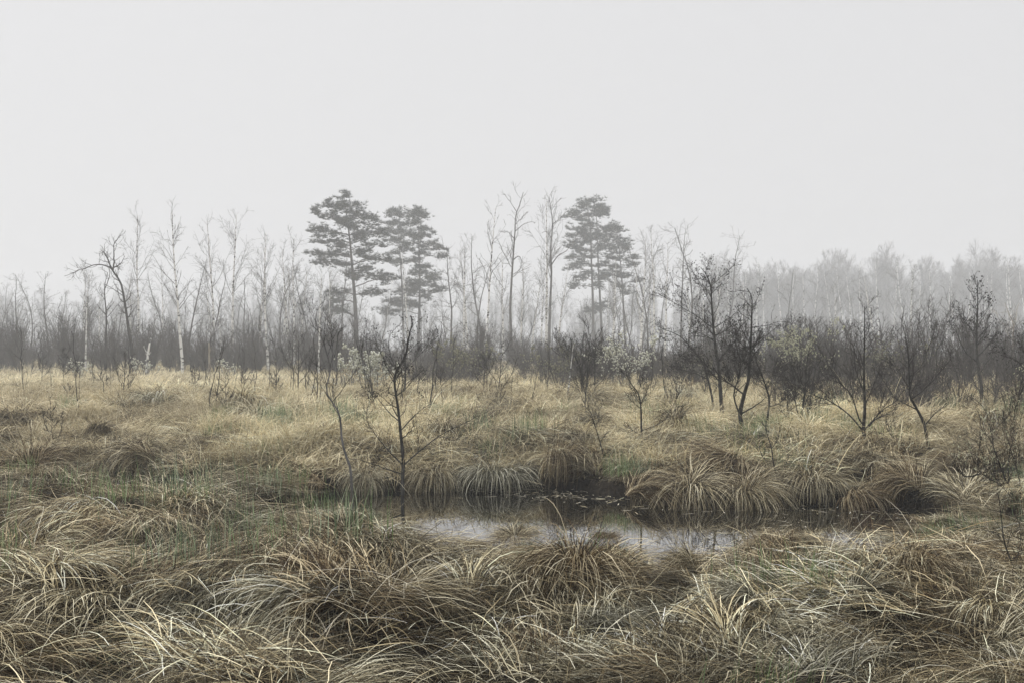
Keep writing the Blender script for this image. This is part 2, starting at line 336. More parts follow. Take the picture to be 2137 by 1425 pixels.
def shoots(seed, n=80, s=0.16, ln=(0.18, 0.42), w_=(0.003, 0.007)):
    g_ = np.random.default_rng(seed); p = np.stack([g_.normal(0, s, n), g_.normal(0, s, n), np.zeros(n)], 1)
    return ribbons(g_, p, g_.uniform(0, 2*np.pi, n), g_.uniform(*ln, n), R_(g_.normal(84, 6, n)), R_(g_.uniform(-5, 30, n)), g_.uniform(*w_, n), 4)
def straw(seed, n=300, s=0.4, ln=(0.35, 0.8), w_=(0.004, 0.009), e=(8, 72)):
    g_ = np.random.default_rng(seed); p = np.stack([g_.normal(0, s, n), g_.normal(0, s, n), np.zeros(n)], 1)
    az = np.where(g_.random(n) < 0.6, g_.normal(0, 0.7, n), g_.uniform(0, 2*np.pi, n))
    return ribbons(g_, p, az, g_.uniform(*ln, n), R_(g_.uniform(*e, n)), R_(g_.uniform(20, 130, n)), g_.uniform(*w_, n), 5, floor=0.12)

def library(tag, items):
    """an unlinked collection of tuft meshes that a meadow object scatters"""
    c = bpy.data.collections.new(tag); obs = []
    for i, (V, Q, mt) in enumerate(items):
        o_ = bpy.data.objects.new('%s_%02d' % (tag, i), make_mesh('%s_%02d' % (tag, i), V, Q, mat=mt, smooth=False)); c.objects.link(o_); obs.append(o_)
    return c
def scatter(name, coll, pos, rot, scl, idx, label, category):
    me = bpy.data.meshes.new(name); n = len(pos); me.vertices.add(n); me.vertices.foreach_set('co', np.asarray(pos, np.float32).ravel())
    for nm, ty, dat, key in (('rot', 'FLOAT_VECTOR', rot, 'vector'), ('scl', 'FLOAT_VECTOR', scl, 'vector'), ('idx', 'INT', idx, 'value')):
        at = me.attributes.new(nm, ty, 'POINT'); at.data.foreach_set(key, np.asarray(dat, np.int32 if ty == 'INT' else np.float32).ravel())
    ng = bpy.data.node_groups.new(name, 'GeometryNodeTree')
    ng.interface.new_socket('Geometry', in_out='INPUT', socket_type='NodeSocketGeometry'); ng.interface.new_socket('Geometry', in_out='OUTPUT', socket_type='NodeSocketGeometry')
    a = ng.nodes.new('NodeGroupInput'); z = ng.nodes.new('NodeGroupOutput'); ip = ng.nodes.new('GeometryNodeInstanceOnPoints')
    ci = ng.nodes.new('GeometryNodeCollectionInfo'); ci.inputs['Collection'].default_value = coll; ci.inputs['Separate Children'].default_value = True; ci.inputs['Reset Children'].default_value = True
    def attr(nm, ty): x = ng.nodes.new('GeometryNodeInputNamedAttribute'); x.data_type = ty; x.inputs['Name'].default_value = nm; return x.outputs['Attribute']
    er = ng.nodes.new('FunctionNodeEulerToRotation'); k = ng.links.new
    k(a.outputs[0], ip.inputs['Points']); k(ci.outputs[0], ip.inputs['Instance']); ip.inputs['Pick Instance'].default_value = True
    k(attr('idx', 'INT'), ip.inputs['Instance Index']); k(attr('rot', 'FLOAT_VECTOR'), er.inputs[0]); k(er.outputs[0], ip.inputs['Rotation']); k(attr('scl', 'FLOAT_VECTOR'), ip.inputs['Scale'])
    k(ip.outputs[0], z.inputs[0])
    ob = link(name, me, kind='stuff', label=label, category=category)
    md = ob.modifiers.new('scatter', 'NODES'); md.node_group = ng
    return ob

rg = np.random.default_rng(77)
def field(n, y0, y1, spread=0.62, pad=2.0, bias=1.0):
    """random points over the wedge of meadow between two distances, even per square metre"""
    y = np.sqrt(rg.uniform(y0*y0, y1*y1, n)) if bias == 1 else y0*(y1/y0)**rg.random(n)
    x = rg.uniform(-1, 1, n)*(y*spread+pad); return x, y
def wind(x, y): return (N4(x*0.16+3, y*0.16)*2-1)*2.6+(N4(x*0.7, y*0.7+40)-0.5)*2.0

near_items = [(*swath(100+i, 340, w_=(0.004, 0.010)), M[['tan', 'greyed', 'brown', 'tan'][i % 4]]) for i in range(8)] \
    + [(*litter(120+i, 260, w_=(0.004, 0.010)), M[['brown', 'tan', 'greyed'][i % 3]]) for i in range(5)] \
    + [(*fountain(140+i, 300, 0.14, (0.5, 0.95), (0.004, 0.011), comb=1.6), M[['tan', 'greyed', 'brown'][i % 3]]) for i in range(6)]
near_items += [(*ribbons(np.random.default_rng(160+i), np.stack([np.random.default_rng(170+i).normal(0, 0.4, 26), np.random.default_rng(180+i).normal(0, 0.4, 26), np.full(26, 0.05)], 1), np.random.default_rng(190+i).uniform(0, 6.28, 26), np.random.default_rng(165+i).uniform(0.6, 1.3, 26),
    R_(np.random.default_rng(175+i).uniform(8, 60, 26)), R_(np.random.default_rng(185+i).uniform(5, 90, 26)), np.random.default_rng(195+i).uniform(0.004, 0.007, 26), 6, floor=0.15), M['pale_blade']) for i in range(3)]
lib_near = library('tuft_near', near_items)
x, y = field(9600, 4.6, 18.5, 0.66, 2.2)
def clear(x, y):
    """open places: the little inlet, and the strip hung over by the far-bank tussocks"""
    px = CX+x/y*F; inlet = (px > 1290) & (px < 1425) & (y > 7.6) & (y < 10.5)
    return inlet
d = wet(x, y); farside = y > (np.interp(x, FAR[:, 0], FAR[:, 1])+np.interp(x, NEAR[:, 0], NEAR[:, 1]))/2
keep = (d < np.where(farside, -0.40, -0.05)) & ((N2(x*1.3+7, y*1.3) > 0.27) | (mounds(x, y) > 0.16)) & ~(clear(x, y) & (rg.random(len(x)) < 0.75))
x, y, d, farside = x[keep], y[keep], d[keep], farside[keep]; n = len(x)
mh = mounds(x, y); keep = rg.random(len(x)) < np.clip((mh-0.11)/0.18, 0.02, 1.0); x, y, d, farside = x[keep], y[keep], d[keep], farside[keep]; n = len(x)
def downhill(x, y):
    e_ = 0.06; return np.arctan2(hgt(x, y-e_)-hgt(x, y+e_), hgt(x-e_, y)-hgt(x+e_, y))
lowz = np.clip((-d-0.1)/2.2, 0, 1); nearbank = (y < 13.5+1.0*(x < -2.4)) & (x > -7) & (x < 6.2) & ~farside & ((x > -2.9) | (y > 12.3))
sc = rg.uniform(0.45, 0.82, n)*np.clip(0.55+0.06*y, 0.8, 1.0)*np.where(nearbank, 0.55+0.45*lowz, np.where(farside, np.clip(-d/1.5, 0.6, 1), 1.0))
idx = rg.choice(22, n, p=np.r_[np.full(8, 0.60/8), np.full(5, 0.30/5), np.full(6, 0.07/6), np.full(3, 0.01)])
scz = sc*np.where(nearbank, 0.30+0.6*lowz, rg.uniform(0.7, 1.1, n))
dh = downhill(x, y); wn_ = wind(x, y); mixa = np.arctan2(np.sin(dh)+0.45*np.sin(wn_), np.cos(dh)+0.45*np.cos(wn_))
rot = np.stack([rg.normal(0, 0.08, n), rg.normal(0, 0.08, n), mixa+rg.normal(0, 0.35, n)], 1)
scatter('sedge_grass', lib_near, np.stack([x, y, hgt(x, y)-0.01], 1), rot, np.stack([sc, sc, scz], 1), idx, 'matted bleached sedge leaves covering the bog on both sides of the pool', 'grass')

sh_items = [(*shoots(200+i), M['green']) for i in range(5)]
lib_sh = library('tuft_shoots', sh_items)
x, y = field(5200, 4.8, 26, 0.66, 2.2)
pn = 0.55*N2(x*0.45+20, y*0.45+5)+0.45*N3(x*1.5+3, y*1.5); keep = (pn > 0.61) & (rg.random(len(x)) < 0.5) & ((wet(x, y) < 0.02) | ((wet(x, y) < 0.5) & (rg.random(len(x)) < 0.15))); x, y = x[keep], y[keep]; n = len(x)
sc = rg.uniform(0.7, 1.3, n)*np.where((y > 8.6) & (y < 12.6) & (x > -2.6) & (x < 6), 0.6, 1.0)
scatter('fresh_sedge_shoots', lib_sh, np.stack([x, y, hgt(x, y)+rg.uniform(0, 0.14, n)*((y < 8.5) | (y > 13))], 1), np.stack([rg.normal(0, 0.08, n), rg.normal(0, 0.08, n), rg.uniform(0, 6.3, n)], 1), np.stack([sc]*3, 1), rg.integers(0, 5, n), 'pale green upright sedge shoots sprouting between the dead leaves', 'grass')

mid_items = [(*straw(300+i, 330), M['straw']) for i in range(5)] + [(*swath(320+i, 330, w_=(0.005, 0.010)), M[['tan', 'straw', 'brown'][i % 3]]) for i in range(4)] + [(*fountain(340+i, 320, 0.15, (0.45, 0.85), (0.005, 0.01), comb=0.8), M[['tan', 'straw', 'greyed'][i % 3]]) for i in range(3)]
lib_mid = library('tuft_mid', mid_items)
x, y = field(11500, 16, 44, 0.66, 3)
keep = (wet(x, y) < -0.5) & (rg.random(len(x)) < np.clip((mounds(x, y)-0.02)/0.18, 0.22, 1.0)); x, y = x[keep], y[keep]; n = len(x)
sc = rg.uniform(0.7, 1.2, n)*(0.7+0.6*N1(x*0.35+5, y*0.35)); idx = rg.choice(12, n, p=np.r_[np.full(5, 0.54/5), np.full(4, 0.34/4), np.full(3, 0.12/3)])
dh = downhill(x, y); wn_ = wind(x, y); rot = np.stack([rg.normal(0, 0.1, n), rg.normal(0, 0.1, n), np.arctan2(np.sin(dh)+0.8*np.sin(wn_), np.cos(dh)+0.8*np.cos(wn_))+rg.normal(0, 0.5, n)], 1)
scatter('meadow_grass', lib_mid, np.stack([x, y, hgt(x, y)-0.01], 1), rot, np.stack([sc, sc, sc*rg.uniform(0.8, 1.2, n)], 1), idx, 'dry straw coloured meadow grass behind the pool', 'grass')

far_items = [(*straw(360+i, 240, 0.8, (0.3, 0.65), (0.010, 0.020)), M['straw']) for i in range(5)] + [(*swath(380+i, 200, 0.7, 0.6, w_=(0.010, 0.02)), M[['straw', 'tan'][i % 2]]) for i in range(3)]
lib_far = library('tuft_far', far_items)
x, y = field(13000, 42, 118, 0.62, 6)
n = len(x); sc = rg.uniform(0.8, 1.3, n)*(0.7+0.7*N1(x*0.2+5, y*0.2)); idx = rg.integers(0, 8, n)
scatter('far_meadow_grass', lib_far, np.stack([x, y, hgt(x, y)-0.01], 1), np.stack([rg.normal(0, 0.05, n), rg.normal(0, 0.05, n), wind(x, y)], 1), np.stack([sc]*3, 1), idx, 'pale straw grass of the open meadow before the dark thicket', 'grass')

lib_fl = library('afloat', [(*litter(230+i, 14, 0.25, (0.04, 0.22), (0.004, 0.012)), M[['tan', 'brown', 'pale_blade'][i]]) for i in range(3)])
x = rg.uniform(-3, 6, 900); y = rg.uniform(9, 16, 900); d = wet(x, y); keep = (d > 0.05) & (rg.random(900) < np.clip(1.1-d*1.1, 0.05, 0.6)) & (N2(x*0.8, y*0.8+9) > 0.42); x, y = x[keep], y[keep]; n = len(x)
scatter('floating_leaves', lib_fl, np.stack([x, y, np.full(n, WZ-0.001)], 1), np.stack([np.zeros(n), np.zeros(n), rg.uniform(0, 6.3, n)], 1), np.stack([np.ones(n), np.ones(n), np.full(n, 0.035)], 1), rg.integers(0, 3, n), 'dead leaf scraps floating on the dark pool', 'leaves')

# ------------------------------------------------------------------ single sedge tussocks
TV = {}
def tuss_mesh(kind, v):
    if (kind, v) not in TV:
        if kind == 'dome': parts = fountain(500+v, 1500, 0.20+0.04*v, (0.35, 1.1), (0.004, 0.010), comb=0.3+0.25*v, stool=0.16)
        elif kind == 'combed': parts = fountain(520+v, 1300, 0.2+0.04*v, (0.35, 1.1), (0.004, 0.010), comb=1.2, stool=0.14)
        else: parts = fountain(540+v, 1200, 0.28, (0.5, 0.85), (0.003, 0.0075), comb=0.4, stool=0.2)
        TV[(kind, v)] = parts
    return TV[(kind, v)]
TM = {}
def tussock(px, py, kind, v, wpx, hpx, mt, label, group=None, z=None, rz=None, Y=None):
    if group == FT: Y = GY(py, WZ)+0.30+0.2*math.sin(px*0.7); hpx *= 0.76+0.16*math.sin(px); wpx *= 1.05+0.2*math.cos(px*0.31); kind = 'combed' if int(px) % 2 else kind
    else: Y = Y or GY(py, 0.0); hpx *= 0.85
    x0 = (px-CX)/F*Y; zz = max(float(hgt(x0, Y)), WZ+0.02)
    v = (v+int(px)) % (5 if kind == 'dome' else 4); key = (kind, v, mt)
    if key not in TM:
        V, Q = tuss_mesh(kind, v); me = make_mesh('sedge_tussock', V, Q, mat=M[mt+'_t'], smooth=False)
        TM[key] = (me, np.percentile(np.abs(V[:, 0]), 96)*2, np.percentile(V[:, 2], 98.5))
    me, ww, hh = TM[key]
    o_ = link('sedge_tussock', me, label=label, category='tussock', group=group)
    o_.location = (x0, Y, zz-0.03); sw = wpx/F*Y/ww; o_.scale = (sw, sw*0.9, hpx/F*Y/hh)
    o_.rotation_euler = (math.sin(px)*0.16, math.cos(px*1.3)*0.16, (px*0.37+py) % 6.28 if rz is None else rz)
    return o_
NT, FT, MT_ = 'sedge tussocks in front of the pool', 'sedge tussocks on the far bank', 'sedge tussocks in the meadow'
for a in [
    (1200, 1262, 'dome', 0, 290, 150, 'brown', 'large arching brown sedge tussock with a dark hollow, just below the pool', NT),
    (480, 1430, 'dome', 1, 300, 165, 'greyed', 'big pale bleached tussock combed downhill at the bottom edge of the picture', NT),
    (655, 1150, 'combed', 0, 260, 95, 'tan', 'pale tan tussock below the leaning sapling, in front of the narrow water', NT),
    (380, 1125, 'combed', 1, 230, 80, 'tan', 'brownish combed tussock between the pale green shoots and the dark ditch', NT),
    (1905, 1262, 'combed', 2, 200, 105, 'tan', 'drooping tussock beside the dark hollow under the catkin willow', NT),
    (1760, 1420, 'combed', 2, 330, 110, 'greyed', 'wide arching tussock at the bottom edge under the willow side', NT),
    (1075, 1085, 'low', 0, 130, 42, 'tan', 'small straw tussock standing in the pool between the white reflections', NT),
    (1625, 1120, 'low', 1, 150, 55, 'brown', 'rusty low tussock at the pool edge between two small reflections', NT),
    (1445, 1190, 'combed', 3, 120, 95, 'tan', 'spiky straw tussock beside the largest white reflection', NT),
    (2020, 1300, 'combed', 1, 120, 140, 'brown', 'tall dark brown hanging tussock with a black hollow', NT),
    (130, 1110, 'low', 2, 190, 60, 'greyed', 'grey green low tussock near the left picture edge', NT),
    (230, 1240, 'combed', 2, 330, 70, 'brown', 'flattened dark brown sedge swath above the fresh green shoots', NT),
    (880, 1150, 'combed', 0, 170, 60, 'brown', 'low brown tussock below the first white reflection', NT),
    (2090, 1420, 'combed', 0, 260, 120, 'greyed', 'grey tussock in the bottom corner below the dark branches', NT),
    (820, 1320, 'combed', 3, 330, 90, 'tan', 'matted tan tussock low in the middle of the foreground', NT),
    (60, 1330, 'dome', 2, 220, 90, 'tan', 'loose tussock with pale cut stems beside it', NT),
    (985, 1098, 'low', 1, 95, 32, 'tan', 'little tuft splitting the first white reflection', NT),
    (1262, 1085, 'low', 2, 80, 36, 'brown', 'little brown tuft standing in the black water at the pool bend', NT),
    (905, 1022, 'dome', 1, 130, 72, 'tan', 'tan tussock overhanging the water behind the dark alder', FT),
    (1030, 1020, 'dome', 0, 160, 82, 'greyed', 'pale green grey dome tussock, brightest on the far bank', FT),
    (1165, 1015, 'dome', 2, 140, 78, 'brown', 'brown tussock leaning over the back of the pool', FT),
    (1235, 1022, 'dome', 1, 120, 70, 'tan', 'tan tussock at the bend of the far bank', FT),
    (1335, 1050, 'dome', 2, 150, 75, 'brown', 'broad brown tussock at the foot of the thin leaning sapling', FT),
    (1440, 1055, 'dome', 0, 160, 75, 'tan', 'greenish tussock over black water behind the straw spike', FT),
    (1560, 1055, 'dome', 1, 140, 75, 'tan', 'pale tussock over black water left of the dead branching sapling', FT),
    (1690, 1055, 'dome', 2, 180, 80, 'tan', 'wide pale tussock fanning over the water right of the dead sapling', FT),
    (1790, 1065, 'combed', 2, 140, 65, 'brown', 'brown tussock among rusty stems at the pool end', FT),
    (760, 1030, 'dome', 0, 120, 75, 'greyed', 'green tinged tussock between sapling and alder', FT),
    (650, 1040, 'combed', 0, 150, 75, 'brown', 'dark tussock with combed leaves beside the narrow ditch', FT),
    (540, 1040, 'combed', 1, 150, 80, 'brown', 'dark brown tussock leaning over the ditch', FT),
    (430, 1045, 'combed', 3, 130, 80, 'tan', 'tussock with bright green tips at the end of the ditch', FT),
    (310, 1020, 'combed', 2, 150, 80, 'tan', 'straw tussock with upright yellow stalks behind the ditch end', FT),
    (70, 1030, 'dome', 2, 200, 85, 'brown', 'dark brown shaggy tussock at the left picture edge', FT),
    (190, 1010, 'combed', 0, 150, 65, 'brown', 'brown tussock beside the shaggy dark one', FT),
    (2010, 1075, 'combed', 1, 170, 75, 'greyed', 'grey tussock behind the catkin willow stems', FT),
    (1900, 1060, 'combed', 3, 150, 70, 'brown', 'brown tussock below the leaning tree on the far bank', FT),
    (400, 985, 'combed', 0, 170, 55, 'brown', 'dark combed tussock in the meadow behind the green tipped one', MT_),
    (520, 962, 'combed', 1, 150, 45, 'tan', 'row of combed leaves, tan meadow tussock behind the ditch', MT_),
    (600, 955, 'combed', 2, 150, 42, 'brown', 'brown meadow tussock left of the leaning sapling', MT_),
    (730, 915, 'dome', 0, 100, 42, 'greyed', 'green grey meadow tussock behind the leaning sapling', MT_),
    (1130, 965, 'combed', 3, 130, 45, 'straw', 'bright straw tussock in the meadow behind the pool', MT_),
    (1290, 945, 'combed', 0, 130, 40, 'brown', 'dark meadow tussock left of the lone slender alder', MT_),
    (330, 935, 'dome', 1, 100, 40, 'brown', 'small brown meadow hummock with yellow stalks', MT_),
    (1350, 985, 'combed', 2, 160, 45, 'tan', 'tan tussock at the foot of the lone slender alder', MT_),
    (1520, 985, 'combed', 1, 170, 50, 'brown', 'dark tussock at the foot of the twin stemmed alder', MT_),
    (1690, 985, 'dome', 0, 150, 55, 'tan', 'tussock in front of the thicket below the forked tree', MT_),
]: tussock(*a)

# dead stalks standing out of the sedge
def stalks(px, py, npx, hpx, cnt, label, mt='stalk', fan=0.35, name='dead_stalks', group='clumps of dead stalks'):
    Y = GY(py); b0 = P(px, py, Y); g_ = np.random.default_rng(int(px*7+py)); H = hpx/F*Y; Wd = npx/F*Y
    p, a = disc(g_, cnt, 0.05+Wd*0.12); main = []
    d = np.stack([g_.normal(0, fan, cnt), g_.normal(0, fan, cnt), np.ones(cnt)], 1); d /= np.linalg.norm(d, axis=1, keepdims=True)
    n = 6; pts = np.zeros((cnt, n, 3)); pts[:, 0] = p; L_ = g_.uniform(0.5, 1, cnt)*H
    for k in range(1, n):
        d = d+g_.normal(0, 0.07, (cnt, 3)); d /= np.linalg.norm(d, axis=1, keepdims=True); pts[:, k] = pts[:, k-1]+d*(L_/(n-1))[:, None]
    base = (pts, np.linspace(1, 0.4, n)[None, :]*np.full((cnt, 1), max(0.003, Y*0.00018)))
    s1 = sprout(g_, [base], 9, 0.35, 1, (25, 50), 0.22, 0.04, 0.25, rmin=max(0.0018, Y*0.00010), n=4, up=0.1)
    V, Q = tube_arrays([base, s1], 3); o_ = link(name, make_mesh(name, V, Q, mat=M[mt]), label=label, category='stalks', group=group)
    o_.location = (b0[0], Y, float(hgt(b0[0], Y))-0.02)
for a in [(1690, 1260, 120, 190, 26, 'rusty brown dead stalks in the foreground right of the largest reflection', 'hazel'), (1830, 1060, 120, 170, 40, 'rusty brown thin stems crowding the far end of the pool', 'hazel'),
          (1770, 1050, 90, 120, 26, 'rusty stems beside the far end of the pool', 'hazel'), (590, 1330, 90, 160, 14, 'dark spindly dead weed beside the big pale foreground tussock', 'stalk'),
          (180, 1150, 40, 140, 5, 'thin dark upright stalks above the pale green shoots near the edge', 'stalk'), (265, 1140, 40, 110, 4, 'short dark stalks below the ditch end', 'stalk'),
          (300, 985, 50, 70, 12, 'yellow upright stalks on the tussock behind the ditch', 'straw'), (628, 925, 60, 70, 18, 'orange straw stalks left of the leaning sapling', 'straw'),
          (25, 885, 50, 70, 14, 'dark weed stems in the meadow at the left edge', 'stalk'), (22, 960, 40, 70, 10, 'dark weed stems by the shaggy tussock', 'stalk'),
          (150, 850, 50, 60, 12, 'clump of brown weed stems in the open meadow', 'stalk'), (500, 915, 24, 40, 6, 'short reddish weed in the meadow before the ditch', 'hazel'),
          (2110, 985, 90, 130, 22, 'brown stems behind the catkin willow', 'hazel'), (1420, 960, 30, 130, 4, 'tall thin bent stems beside the lone slender alder', 'straw'),
          (1445, 1185, 40, 210, 9, 'tall straw spike rising over the pool edge', 'straw'), (60, 1425, 60, 90, 8, 'pale cut reed stubs in the bottom corner', 'straw')]:
    stalks(*a)

# ------------------------------------------------------------------ traced trees: trunk and limbs drawn from the photograph's shapes, twigs grown on them
def traced(name, label, cat, Y, trunk, r0, limbs, seed, mt='alder', lmt=None, dens=(5, 9), tw=1.0, pod=None, group=None, up=0.09, r1=0.3, t0=0.3, lv3=True, angs=(28, 55), len1=0.27, lw=0.46):
    g_ = np.random.default_rng(seed); lmt = lmt or mt
    tp = np.array([P(a, b_, Y) for a, b_ in trunk]); gz = float(hgt(tp[0, 0], Y))
    if tp[0, 2] < 3: tp[0, 2] = min(tp[0, 2], gz-0.02) if abs(tp[0, 2]-gz) < 1.2 else tp[0, 2]
    org = tp[0].copy(); tp = tp-org
    drift = np.cumsum(g_.normal(0, 0.02, len(tp)))*np.abs(tp[-1, 2]); tp[1:, 1] += drift[1:]
    e = thing(name, label, cat, org, group)
    T = resample(tp, 26); tr = r0*0.72*np.linspace(1, r1*0.6, 26)**1.1; tr[0] *= 1.3; tr[1] *= 1.1
    V, Q = tube_arrays([(T[None], tr[None])], 8); link('trunk', make_mesh('trunk', V, Q, mat=M[mt]), e)
    Hh = np.linalg.norm(T[-1]-T[0]); px_m = Y/F
    ls = []
    for lb in limbs:
        q = np.array([P(a, b_, Y) for a, b_ in lb])-org
        # root the limb on the trunk where it starts
        i = int(np.argmin(np.abs(T[:, 0]-q[0, 0])+np.abs(T[:, 2]-q[0, 2])*1.5)); near = abs(T[i, 0]-q[0, 0])+abs(T[i, 2]-q[0, 2]) < 0.5*Hh*0.4
        if near: q[0] = T[i]
        s = g_.choice([-1, 1])*g_.uniform(0.15, 0.55)*np.linalg.norm(q[-1]-q[0])
        q[:, 1] = q[0, 1]+np.linspace(0, 1, len(q))**1.1*s
        lr0 = (tr[i]*lw if near else r0*0.4)
        A = resample(q, 14, g_, 0.004*Hh/3); rr = np.maximum(lr0*np.linspace(1, 0.12, 14), px_m*0.5)
        V, Q = tube_arrays([(A[None], rr[None])], 6); link('limb', make_mesh('limb', V, Q, mat=M[lmt]), e); ls.append((A[None], rr[None]))
    rm = max(0.0016, px_m*0.36); dens = (dens[0]*1.6, dens[1]*1.6)
    tt = T[None, 7:], tr[None, 7:]
    k = 3.0/Hh
    a1 = sprout(g_, [tt], dens[0]*k, t0, 1.0, angs, len1, 0.05, 0.34*Hh, 0.5, 0.5, rm*1.1, 8, 0.16, up)
    a2 = sprout(g_, ls, dens[0]*1.2*k, 0.2, 1.0, angs, 0.40, 0.05, 0.26*Hh, 0.5, 0.6, rm*1.05, 8, 0.16, up)
    a3 = sprout(g_, [a1, a2], dens[1]*k, 0.15, 1.0, (25, 60), 0.50*tw, 0.04*Hh, 0.16*Hh, 0.4, 0.65, rm, 6, 0.17, up)
    st = [a1, a2, a3]
    if lv3: st.append(sprout(g_, [a3], dens[1]*0.6*k, 0.2, 1.0, (25, 60), 0.5*tw, 0.022*Hh, 0.08*Hh, 0.4, 0.7, rm*0.85, 4, 0.18, up))
    V, Q = tube_arrays(st, 3); link('twigs', make_mesh('twigs', V, Q, mat=M['twig' if lmt in ('alder', 'twig') else lmt]), e, kind='stuff')
    if pod:
        nm, pm, ln, wd, cnt, per, zmin = pod
        tips = np.concatenate([s_[0][:, -1] for s_ in st[1:]]); dirs = np.concatenate([s_[0][:, -1]-s_[0][:, -2] for s_ in st[1:]])
        sel = np.where(tips[:, 2] > zmin*Hh)[0]
        if len(sel):
            sel = g_.choice(sel, min(cnt, len(sel)), False)
            ps = np.repeat(tips[sel], per, 0)+g_.normal(0, ln*0.7, (len(sel)*per, 3)); ds = np.repeat(dirs[sel], per, 0)
            ds = ds/(np.linalg.norm(ds, axis=1, keepdims=True)+1e-9)+g_.normal(0, 0.5, ds.shape)
            V, Tq = pods(g_, ps, ds, ln, wd); link(nm, make_mesh(nm, V, tris=Tq, mat=M[pm], smooth=True), e, kind='stuff')
    return e

CONE = lambda n, z=0.5: ('cones', 'cone', 0.022, 0.009, n, 2, z)
# the two trees standing in the pool
traced('alder_tree', 'dark slender alder rising straight out of the pool, dense cones in its top', 'tree', 15.2,
       [(840, 1046), (839, 1000), (839, 964), (834, 905), (829, 852), (824, 817), (821, 784), (832, 764), (845, 740), (852, 705), (860, 669), (857, 660)], 0.046,
       [[(843, 967), (876, 941), (905, 917), (935, 899), (970, 880), (997, 866)], [(837, 973), (808, 943), (778, 908), (758, 876), (764, 843)], [(837, 991), (793, 973), (758, 958), (735, 952)],
        [(829, 880), (805, 858), (785, 838), (770, 818)], [(834, 895), (861, 870), (882, 852), (905, 842)], [(821, 786), (805, 767), (796, 749), (783, 725), (772, 700)],
        [(826, 835), (810, 820), (802, 800)], [(838, 925), (858, 895), (862, 876)], [(825, 822), (848, 808), (868, 786), (884, 770)], [(829, 772), (812, 735), (812, 705), (830, 680)], [(842, 746), (862, 722), (880, 706)]],
       11, dens=(7, 8), pod=CONE(260, 0.6), len1=0.19, r1=0.5)
traced('birch_sapling', 'leaning crooked sapling with grey lower stem at the near edge of the ditch', 'tree', 13.6,
       [(737, 1045), (731, 991), (718, 949), (709, 920), (704, 885), (700, 858), (684, 832), (678, 814), (683, 796), (686, 767), (678, 737), (669, 708), (658, 678), (661, 646)], 0.034,
       [[(700, 860), (696, 830), (690, 805), (697, 790)], [(699, 845), (708, 817), (737, 781), (753, 749), (764, 711)], [(684, 832), (664, 800), (652, 772)], [(683, 795), (672, 770), (655, 755)], [(685, 770), (696, 735), (700, 700), (706, 684)], [(676, 735), (690, 715), (704, 690)]],
       12, mt='grey', lmt='alder', dens=(7, 8), pod=('buds', 'cone', 0.016, 0.005, 220, 1, 0.4), up=0.14, angs=(20, 45))
traced('alder_tree', 'second alder in the meadow close behind the pool alder', 'tree', 33,
       [(843, 862), (843, 834), (846, 790), (846, 743), (850, 712)], 0.07, [[(846, 770), (870, 745), (895, 718), (914, 699)], [(845, 790), (822, 765), (808, 752)], [(846, 750), (838, 722), (832, 700)], [(845, 800), (868, 785), (884, 772)]], 13, dens=(8, 8), pod=CONE(200))
